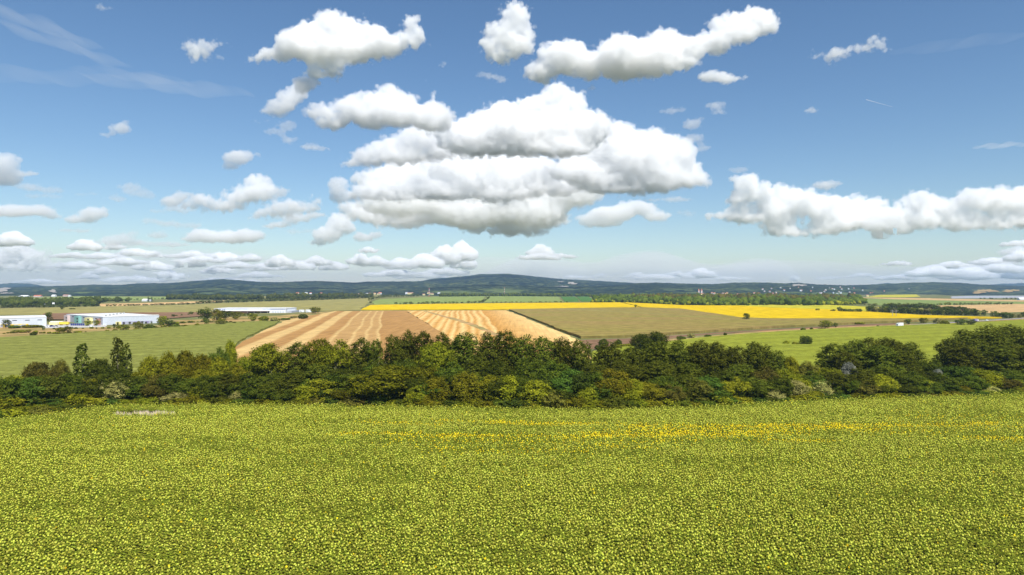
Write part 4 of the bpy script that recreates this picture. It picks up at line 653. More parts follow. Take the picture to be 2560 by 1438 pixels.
for px, py, w, lab, wm, rm in ((62, 744.5, 18, 'large white farm building at the upper left hilltop', 'white', 'roofw'), (52, 746.2, 8, 'pale house below the large white farm building', 'wall', 'greyw'), (95, 744, 18, 'long red-roofed farm building right of the large white one', 'pink', 'redtile'), (135, 743, 9, 'small white farm building right of the red-roofed one', 'white', 'roofw'), (165, 742.5, 12, 'brownish farm building by the dark clump', 'pink', 'brown'), (174, 743, 5, 'tiny white house beside the brownish farm building', 'white', 'roofw'),
 (119, 762, 13, 'white farm shed standing before the thick far hedgerow', 'white', 'roofw'), (136, 763, 9, 'low grey-white shed right of the white farm shed', 'wall', 'roofw'), (172, 761, 9, 'white barn, left one of three behind the thick hedgerow', 'white', 'roofw'), (182, 761, 9, 'white barn, middle one of three behind the thick hedgerow', 'white', 'roofw'), (193, 760.5, 9, 'white barn, right one of three behind the thick hedgerow', 'white', 'roofw'),
 (364, 754.5, 13, 'white farmhouse beside the pair of dark upright trees', 'white', 'roofw'), (377, 754.5, 5, 'tiny white outbuilding right of the upright trees', 'white', 'roofw'), (2556, 751, 20, 'big white block at the right edge by the lake', 'white', 'roofw'), (2168, 742.5, 6, 'brown-roofed house on the terrace field', 'cream', 'brown'), (1026, 737, 14, 'long building with pale orange roof at the foot of the mountain', 'cream', 'brown')):
    house(px, py, w, 14 if w < 60 else 30, 8 if w < 60 else 14, wm, rm, lab, None, rh.uniform(-.1, .1))
for px in (1747, 1754):
    p = hit(px, 734); t = tag(empty('church_tower', p), '%s of two slim red-roofed church towers above the village' % ('left' if px == 1747 else 'right'), 'tower')
    MB().box(-4, -4, -2, 4, 4, 14).build('wall', M['pink'], t); MB().add([(-4.4, -4.4, 14), (4.4, -4.4, 14), (4.4, 4.4, 14), (-4.4, 4.4, 14), (0, 0, 26)], [(0, 3, 2, 1), (0, 1, 4), (1, 2, 4), (2, 3, 4), (3, 0, 4)]).build('spire', M['redtile'], t)
for px in (371, 379): 
    p = P(px, 756); tree('upright_tree', 'column', 'F', p, 7, 16, '%s of two dark upright trees beside the white farmhouse' % ('left' if px == 371 else 'right'), 'tree', lod=1)
# quarries and bare rock on the hills: sheets draped over the slope
def drape(name, cx_, cy_, rx, ry, mt, seed, lab):
    N = 26; V = []; Fs = []; rg = random.Random(seed); ph = [rg.uniform(0, 6.28) for _ in range(6)]
    rings = 7; ok = True
    for r in range(rings):
        for i in range(N):
            a = 6.2832*i/N; q = (1+.28*math.sin(2*a+ph[0])+.2*math.sin(3*a+ph[1])+.16*math.sin(5*a+ph[2])+.14*math.sin(8*a+ph[3]))*r/(rings-1)
            p = hit(cx_+math.cos(a)*rx*q, cy_+math.sin(a)*ry*q)
            if p is None: p = Vector(V[-1]) if V else Vector((0, 9000, 0))
            V.append((p.x, p.y-6, p.z+5))
    for r in range(rings-1):
        for i in range(N): Fs.append((r*N+i, r*N+(i+1) % N, (r+1)*N+(i+1) % N, (r+1)*N+i))
    tag(obj(name, mesh(name, V, Fs, M[mt], True)), kind='structure')
for a in (('quarry', 1407, 719, 14, 1.6, 'rock', 1), ('quarry', 1430, 710.5, 11, 2.6, 'rock', 2), ('quarry', 1402, 706.5, 6, 1.4, 'rock', 3), ('quarry', 1996, 715.5, 14, 3, 'rock', 4), ('rock_outcrop', 8, 727, 18, 4.5, 'rock', 5), ('rock_outcrop', 133, 731, 11, 3, 'rock', 6), ('rock_outcrop', 18, 736, 14, 1.5, 'rock', 7), ('bare_slope', 2465, 730, 22, 4, 'drygrass', 8), ('bare_slope', 2525, 730, 18, 3.5, 'drygrass', 9), ('bare_slope', 2445, 735, 16, 2, 'drygrass', 10)): drape(*a, None)
# ------------------------------------------------------------------ sunflowers of the near field
SL = leafmat('sunflower_leaf', (.215, .252, .024), (.37, .388, .045), .30, .7)
SH = leafmat('sunflower_head_back', (.51, .515, .06), (.73, .70, .14), .25, .85)
SB = leafmat('sunflower_petals', (.70, .54, .02), (.84, .66, .03), .25, .9)
def sun_parts(seed, hgt=1.65, nleaf=9, leaf=.34, head=.125, kind='seed'):
    rg = random.Random(seed); S = MB()
    S.tube((0, 0, 0), (0, .02, hgt*.93), .018, .013, 4, False)
    for i in range(nleaf):
        a = i*2.4+rg.uniform(-.4, .4); z = hgt*(.38+.56*i/nleaf); L_ = leaf*rg.uniform(.8, 1.15)*(1.25-.5*i/nleaf); d = Vector((math.cos(a), math.sin(a), 0)); s = Vector((-d.y, d.x, 0)); up = Vector((0, 0, 1))
        r_ = .07; b = d*r_+up*z; dr = rg.uniform(.05, .4)
        S.add([b, b+d*L_*.35+s*L_*.42+up*L_*.02, b+d*L_*.42+up*L_*.12, b+d*L_*.35-s*L_*.42+up*L_*.02, b+d*L_*1.05-up*L_*dr], [(0, 3, 2), (0, 2, 1), (1, 2, 4), (2, 3, 4)])
    H = MB()
    if kind != 'bud':
        a = rg.uniform(-.6, .6); fw = Vector((math.sin(a), math.cos(a), rg.uniform(-1.3, -.35))).normalized()   # the flower faces away and down
        if kind == 'bloom': fw = Vector((math.sin(a), -math.cos(a), rg.uniform(.1, .8))).normalized()
        c = Vector((0, .05, hgt)); u = fw.orthogonal().normalized(); v = fw.cross(u); n = 8
        V = [c-fw*.055]+[c+(u*math.cos(6.2832*i/n)+v*math.sin(6.2832*i/n))*head*.75-fw*.045 for i in range(n)]+[c+(u*math.cos(6.2832*(i+.5)/n)+v*math.sin(6.2832*(i+.5)/n))*head*(1.0 if i % 2 else .9)+fw*.0 for i in range(n)]+[c+fw*.02]
        Fs = [(0, 1+i, 1+(i+1) % n) for i in range(n)]+[(1+i, 1+n+i, 1+(i+1) % n) for i in range(n)]+[(1+(i+1) % n, 1+n+i, 1+n+(i+1) % n) for i in range(n)]+[(1+2*n, 1+n+(i+1) % n, 1+n+i) for i in range(n)]
        H.add(V, Fs)
    return S, H
variants = []; src = bpy.data.collections.new('sunflower_sources')
VAR = [(i, 1.65+.12*math.sin(i*2.1), 7, .42, .140, 'seed') for i in range(7)]+[(20+i, 1.5, 7, .36, .16, 'bloom') for i in range(2)]+[(30+i, 1.5, 9, .42, 0, 'bud') for i in range(2)]
pairs = []
for q, (sd_, hg, nl, lf, hd, kd) in enumerate(VAR):
    S, H = sun_parts(sd_, hg, nl, lf, hd, kd); hm_ = SB if kd == 'bloom' else SH
    pairs.append((mesh('plant_%02d' % q, S.V, S.F, SL), mesh('head_%02d' % q, H.V, H.F, hm_) if H.V else None))
    k = len(S.V); me = mesh('sunflower_variant_%02d' % q, S.V+H.V, S.F+[tuple(i+k for i in f) for f in H.F], [SL, hm_]); 
    mi = np.zeros(len(me.polygons), np.int32); mi[len(S.F):] = 1; me.polygons.foreach_set('material_index', mi)
    o = bpy.data.objects.new('sunflower_variant_%02d' % q, me); src.objects.link(o)
nr = np.random.RandomState(3)
y0, y1 = 84., 330.; sp = .66; A = []
ys = np.arange(y0, y1, sp)
for j, yy in enumerate(ys):
    step = .58; hw = .80*yy+48; xx = np.arange(-hw, hw, step)+nr.uniform(0, step); A.append(np.stack([xx+nr.normal(0, .13, len(xx)), yy+nr.normal(0, .13, len(xx))], 1))
A = np.concatenate(A)
px = CX+A[:, 0]/A[:, 1]*F; py = HY+CZ*F/A[:, 1]
edge = np.interp(px, exs, eys)
keep = py > edge+1.0
bare = ((px-360)/78)**2+((py-1039.5)/5.5)**2 < 1+.6*vnoise(px/9, py/3, 5)
keep &= ~bare
keep &= nr.uniform(size=len(A)) > .04+.5*np.clip(fbm(A[:, 0]/3, A[:, 1]/3, 77, 3)-.25, 0, 1)
A = A[keep]; px = px[keep]; py = py[keep]; edge = edge[keep]; bx, by = px, py
# flowering streaks, written as ground lines (photo rows at the time of survey)
stk = [(870, 1098, 1250, 1104, 3.2, .55), (1120, 1104, 1520, 1108, 3.6, .98), (1130, 1064, 1300, 1068, 2.2, .5), (1270, 1070, 1480, 1073, 3.2, .75), (930, 1068, 1080, 1073, 2.2, .45), (1480, 1104, 1900, 1098, 6, .75), (1600, 1080, 2000, 1082, 6, .6), (1560, 1092, 2000, 1092, 8, .5), (1900, 1078, 2180, 1086, 5, .85), (2100, 1078, 2470, 1074, 4.2, .7), (1900, 1117, 2050, 1118, 3, .6), (1100, 1140, 1450, 1144, 9, .16), (1500, 1130, 1600, 1134, 4, .35), (2250, 1056, 2560, 1056, 8, .12), (2450, 1110, 2560, 1112, 5, .5), (1000, 1112, 1700, 1118, 14, .16), (2150, 1095, 2560, 1080, 10, .12)]
pb = np.zeros(len(A))
for xa, ya, xb, yb, wd_, pk in stk:
    t = np.clip((px-xa)/(xb-xa), 0, 1); yc = ya+(yb-ya)*t+2.2*vnoise(px/60, px*0, int(ya)); dx = np.maximum(np.maximum(xa-px, px-xb), 0)/40
    pb = np.maximum(pb, min(pk*1.35, 1)*np.exp(-((py-yc)/wd_)**2-dx**2))
pb *= np.clip(.9+.7*fbm(A[:, 0]/5, A[:, 1]/2.5, 8, 3), 0, 1.3); pb += .006
pg = np.clip((np.exp(-((py-1097)/10)**2)*.5*(px > 1500)+np.exp(-((py-1120)/9)**2)*.75*(px > 500)*(px < 1950)), 0, .8)*np.clip(.7+1.1*fbm(A[:, 0]/30, A[:, 1]/5, 9, 3), 0, 1)
pg = np.maximum(pg, np.where(py < edge+13+7*vnoise(px/150, px*0, 31)+np.where(px < 330, 16, 0), .62, 0)); pg = np.maximum(pg, np.clip(fbm(A[:, 0]/26, A[:, 1]/8, 12, 3)*1.5+.06, 0, .6))
u = nr.uniform(size=len(A)); var = nr.randint(0, 7, len(A)); isb = u < pb; var[isb] = 7+nr.randint(0, 2, isb.sum()); isg = (~isb) & (nr.uniform(size=len(A)) < pg); var[isg] = 9+nr.randint(0, 2, isg.sum())
scl = nr.uniform(.78, 1.18, len(A))*(1+.12*fbm(A[:, 0]/8, A[:, 1]/8, 21, 3)); rot = nr.uniform(-.7, .7, len(A))
# the 300 plants that show largest stand as single objects, the rest is one crop
vis = np.where((A[:, 1] > 97.2) & (np.abs(A[:, 0]) < .752*A[:, 1]))[0]; sel = vis[np.argsort(A[vis, 1])[:300]]; m_ = np.ones(len(A), bool); m_[sel] = False
for i in sel:
    pm, hmx = pairs[var[i]]; o = obj('sunflower', pm); o.location = (A[i, 0], A[i, 1], 0); o.rotation_euler = (0, 0, rot[i]); o.scale = (scl[i],)*3
    st_ = 7 <= var[i] < 9
    tag(o, {0: 'ripening sunflower with drooping pale green head in the nearest row at the bottom edge', 1: 'sunflower in open orange-yellow bloom in the nearest row at the bottom edge', 2: 'young sunflower without a head in the nearest row at the bottom edge'}[1 if st_ else (2 if var[i] > 8 else 0)], 'sunflower', 'sunflowers in the nearest row')
    if hmx: obj('flower_head', hmx, o)
A2, var2, scl2, rot2 = A[m_], var[m_], scl[m_], rot[m_]; n = len(A2)
pm = bpy.data.meshes.new('sunflower_crop'); pm.vertices.add(n); pm.vertices.foreach_set('co', np.stack([A2[:, 0], A2[:, 1], A2[:, 1]*0], 1).astype(np.float32).ravel())
for nm, ty, dat in (('variant', 'INT', var2.astype(np.int32)), ('size', 'FLOAT', scl2.astype(np.float32)), ('turn', 'FLOAT', rot2.astype(np.float32))):
    a = pm.attributes.new(nm, ty, 'POINT'); a.data.foreach_set('value', dat)
crop = obj('sunflower_crop', pm); tag(crop, 'dense field of ripening sunflowers filling the foreground', None, None, 'stuff')
ng = bpy.data.node_groups.new('plant_crop', 'GeometryNodeTree'); ng.interface.new_socket('Geometry', in_out='INPUT', socket_type='NodeSocketGeometry'); ng.interface.new_socket('Geometry', in_out='OUTPUT', socket_type='NodeSocketGeometry')
N = ng.nodes; K = ng.links; gi = N.new('NodeGroupInput'); go = N.new('NodeGroupOutput'); ip = N.new('GeometryNodeInstanceOnPoints'); ci = N.new('GeometryNodeCollectionInfo')
ci.inputs['Collection'].default_value = src; ci.inputs['Separate Children'].default_value = True; ci.inputs['Reset Children'].default_value = True
def na(nm, ty):
    a = N.new('GeometryNodeInputNamedAttribute'); a.data_type = ty; a.inputs['Name'].default_value = nm; return a.outputs['Attribute']
cx3 = N.new('ShaderNodeCombineXYZ'); K.new(na('turn', 'FLOAT'), cx3.inputs['Z'])
K.new(gi.outputs[0], ip.inputs['Points']); K.new(ci.outputs[0], ip.inputs['Instance']); ip.inputs['Pick Instance'].default_value = True
K.new(na('variant', 'INT'), ip.inputs['Instance Index']); K.new(cx3.outputs[0], ip.inputs['Rotation']); K.new(na('size', 'FLOAT'), ip.inputs['Scale']); K.new(ip.outputs[0], go.inputs[0])
md = crop.modifiers.new('plants', 'NODES'); md.node_group = ng
# pale dry stalks in the gap at the left end of the field
ds = MB(); rg = random.Random(9)
for i in range(1500):
    a = rg.uniform(0, 6.28); r_ = math.sqrt(rg.random()); x, y = 360+math.cos(a)*r_*78, 1039.5+math.sin(a)*r_*5.5; p = P(x, y); h = rg.uniform(.5, 1.5); s = rg.uniform(.05, .14); l_ = rg.uniform(-.25, .25)
    if vnoise(np.array([x/13.]), np.array([y/2.5]), 44)[0] < -.05: continue
    ds.add([(p.x-s, p.y, 0), (p.x+s, p.y+.05, 0), (p.x+l_, p.y, h)], [(0, 1, 2)])
me = mesh('dry_stalks', ds.V, ds.F, plain('dry_stalk', (.70, .58, .42), .9, vary=.25, scale=1.5)); tag(obj('dry_stalks', me), 'pale dry stalks in a bare gap at the left of the sunflower field', None, None, 'stuff')
# ------------------------------------------------------------------ clouds: closed lumpy bodies filled with scattering mist
ALT = 1250.
_ico = bmesh.new(); bmesh.ops.create_icosphere(_ico, subdivisions=2, radius=1); ISV = np.array([v.co for v in _ico.verts]); ISF = np.array([[v.index for v in f.verts] for f in _ico.faces]); _ico.free()
VM = {}; VG = {}
def mist(k, mfp, band, rag=1., ns=26.):
    key = (round(math.log(k)*4), mfp, rag, ns)
    if key not in VM:
        kk = math.exp(key[0]/4); m, n, l, o = newmat('cloud_mist'); s = n.new('ShaderNodeVolumeScatter'); s.inputs['Color'].default_value = (.975, .985, 1, 1); s.inputs['Anisotropy'].default_value = 0.; l.new(s.outputs[0], o.inputs['Volume'])
        at = n.new('ShaderNodeAttribute'); at.attribute_name = 'density'; g = n.new('ShaderNodeNewGeometry')
        v = n.new('ShaderNodeTexVoronoi'); v.inputs['Scale'].default_value = 1/(ns*kk); v.inputs['Detail'].default_value = 1.5; v.inputs['Roughness'].default_value = .4; v.inputs['Lacunarity'].default_value = 2.3
        t = n.new('ShaderNodeTexNoise'); t.inputs['Scale'].default_value = 1/(ns*1.15*kk); t.inputs['Detail'].default_value = 6; t.inputs['Roughness'].default_value = .62; l.new(g.outputs['Position'], v.inputs['Vector']); l.new(g.outputs['Position'], t.inputs['Vector'])
        def mth(op, *a):
            q = n.new('ShaderNodeMath'); q.operation = op
            for i, x in enumerate(a):
                if isinstance(x, (int, float)): q.inputs[i].default_value = x
                else: l.new(x, q.inputs[i])
            return q.outputs[0]
        e = mth('MULTIPLY_ADD', v.outputs['Distance'], .75*rag, mth('MULTIPLY', mth('SUBTRACT', 1., t.outputs['Fac']), 1.5*rag))
        d = mth('SUBTRACT', at.outputs['Fac'], mth('SUBTRACT', e, .78*rag))
        r = n.new('ShaderNodeMapRange'); r.interpolation_type = 'SMOOTHSTEP'; r.inputs[1].default_value = .0; r.inputs[2].default_value = .42; r.inputs[4].default_value = 1/(mfp*kk); l.new(d, r.inputs[0]); l.new(r.outputs[0], s.inputs['Density']); VM[key] = m
    return VM[key]
def fog(ob, voxel, band, mat):
    """turn the lumpy closed body into a cloud of mist whose density rises inwards"""
    ng = bpy.data.node_groups.new('mist_body', 'GeometryNodeTree'); ng.interface.new_socket('Geometry', in_out='INPUT', socket_type='NodeSocketGeometry'); ng.interface.new_socket('Geometry', in_out='OUTPUT', socket_type='NodeSocketGeometry')
    gi = ng.nodes.new('NodeGroupInput'); go = ng.nodes.new('NodeGroupOutput'); mv = ng.nodes.new('GeometryNodeMeshToVolume'); sm = ng.nodes.new('GeometryNodeSetMaterial')
    mv.resolution_mode = 'VOXEL_SIZE'; mv.inputs['Voxel Size'].default_value = voxel; mv.inputs['Density'].default_value = 1.; mv.inputs['Interior Band Width'].default_value = band
    sm.inputs['Material'].default_value = mat; ng.links.new(gi.outputs[0], mv.inputs['Mesh']); ng.links.new(mv.outputs[0], sm.inputs['Geometry']); ng.links.new(sm.outputs[0], go.inputs[0])
    body = bpy.data.objects.new('lumpy_body', ob.data); loc = ob.location.copy(); bpy.data.objects.remove(ob)
    oi_ = ng.nodes.new('GeometryNodeObjectInfo'); oi_.transform_space = 'ORIGINAL'; oi_.inputs['Object'].default_value = body; ng.links.new(oi_.outputs['Geometry'], mv.inputs['Mesh'])
    vd = bpy.data.volumes.new('cloud'); vd.materials.append(mat); o2 = obj('cloud', vd, loc=loc)
    md = o2.modifiers.new('mist', 'NODES'); md.node_group = ng; return o2
def cloud(lab, blobs, base, seed=1, mfp=5., vox=3., kids=10, amp=1., dist=None, flat=.5, band=26, rag=1., blow=1., ns=26., cat='cloud', asp=.8):
    rg = random.Random(seed); D = dist or min((ALT-CZ)*F/(HY-base), 29000.); k = D/F; zb = CZ+(HY-base)*k; pts = []
    for b in blobs:
        x, y, rx = b[:3]; ry = b[3] if len(b) > 3 else rx*.75; rz = math.sqrt(rx*ry)
        c = np.array([(x-CX)*k, D+rg.uniform(-.5, .5)*rz*k, CZ+(HY-y)*k]); pts.append((c, np.array([rx, rz, ry])*k*1.06*blow+band*k*.40))
        for a in range(kids):
            v = np.array([rg.gauss(0, 1), rg.gauss(0, 1)-.4, rg.gauss(.35, .8)]); v /= np.linalg.norm(v)
            e = c+v*np.array([rx, rz, ry])*k*.82; r2 = min(rz, ry*1.15)*k*rg.uniform(.22, .5); pts.append((e, np.array([r2*1.15, r2, r2*.9])))
            for q in range(2):
                u_ = np.array([rg.gauss(0, 1), rg.gauss(0, 1)-.4, rg.gauss(.3, 1)]); u_ /= np.linalg.norm(u_); r3 = r2*rg.uniform(.3, .55); pts.append((e+u_*r2*.85, np.array([r3*1.1, r3, r3*.9])))
    V = np.concatenate([ISV*r+c for c, r in pts]); Fs = np.concatenate([ISF+i*len(ISV) for i in range(len(pts))])
    V[:, 2] = np.where(V[:, 2] < zb, zb+(V[:, 2]-zb)*flat, V[:, 2]); cen = np.array([V[:, 0].mean(), D, zb])
    me = bpy.data.meshes.new('cloud'); me.from_pydata((V-cen).tolist(), [], Fs.tolist()); ob = obj('cloud', me); ob.location = cen
    m = ob.modifiers.new('r', 'REMESH'); m.mode = 'VOXEL'; m.voxel_size = vox*k
    me2 = bpy.data.meshes.new_from_object(ob.evaluated_get(bpy.context.evaluated_depsgraph_get())); ob.modifiers.clear(); ob.data = me2; bpy.data.meshes.remove(me)
    for oc, (sz, am) in enumerate(((44, .25),)):
        n = len(me2.vertices); co_ = np.empty(n*3); me2.vertices.foreach_get('co', co_); Pn = co_.reshape(-1, 3); no = np.empty(n*3); me2.vertices.foreach_get('normal', no); Nn = no.reshape(-1, 3)
        s = sz*k; f = worley(Pn/s+seed, seed*7+oc); Pn += Nn*((.55-f)*s*am*amp)[:, None]; me2.vertices.foreach_set('co', Pn.ravel()); me2.update()
    me2.polygons.foreach_set('use_smooth', [True]*len(me2.polygons)); me2.materials.clear(); mt_ = mist(k, mfp, band, rag, ns); me2.materials.append(mt_); me2.update(); ob.name = 'lumpy'; ob = fog(ob, vox*k*1.5, band*k, mt_)
    return tag(ob, lab, cat)
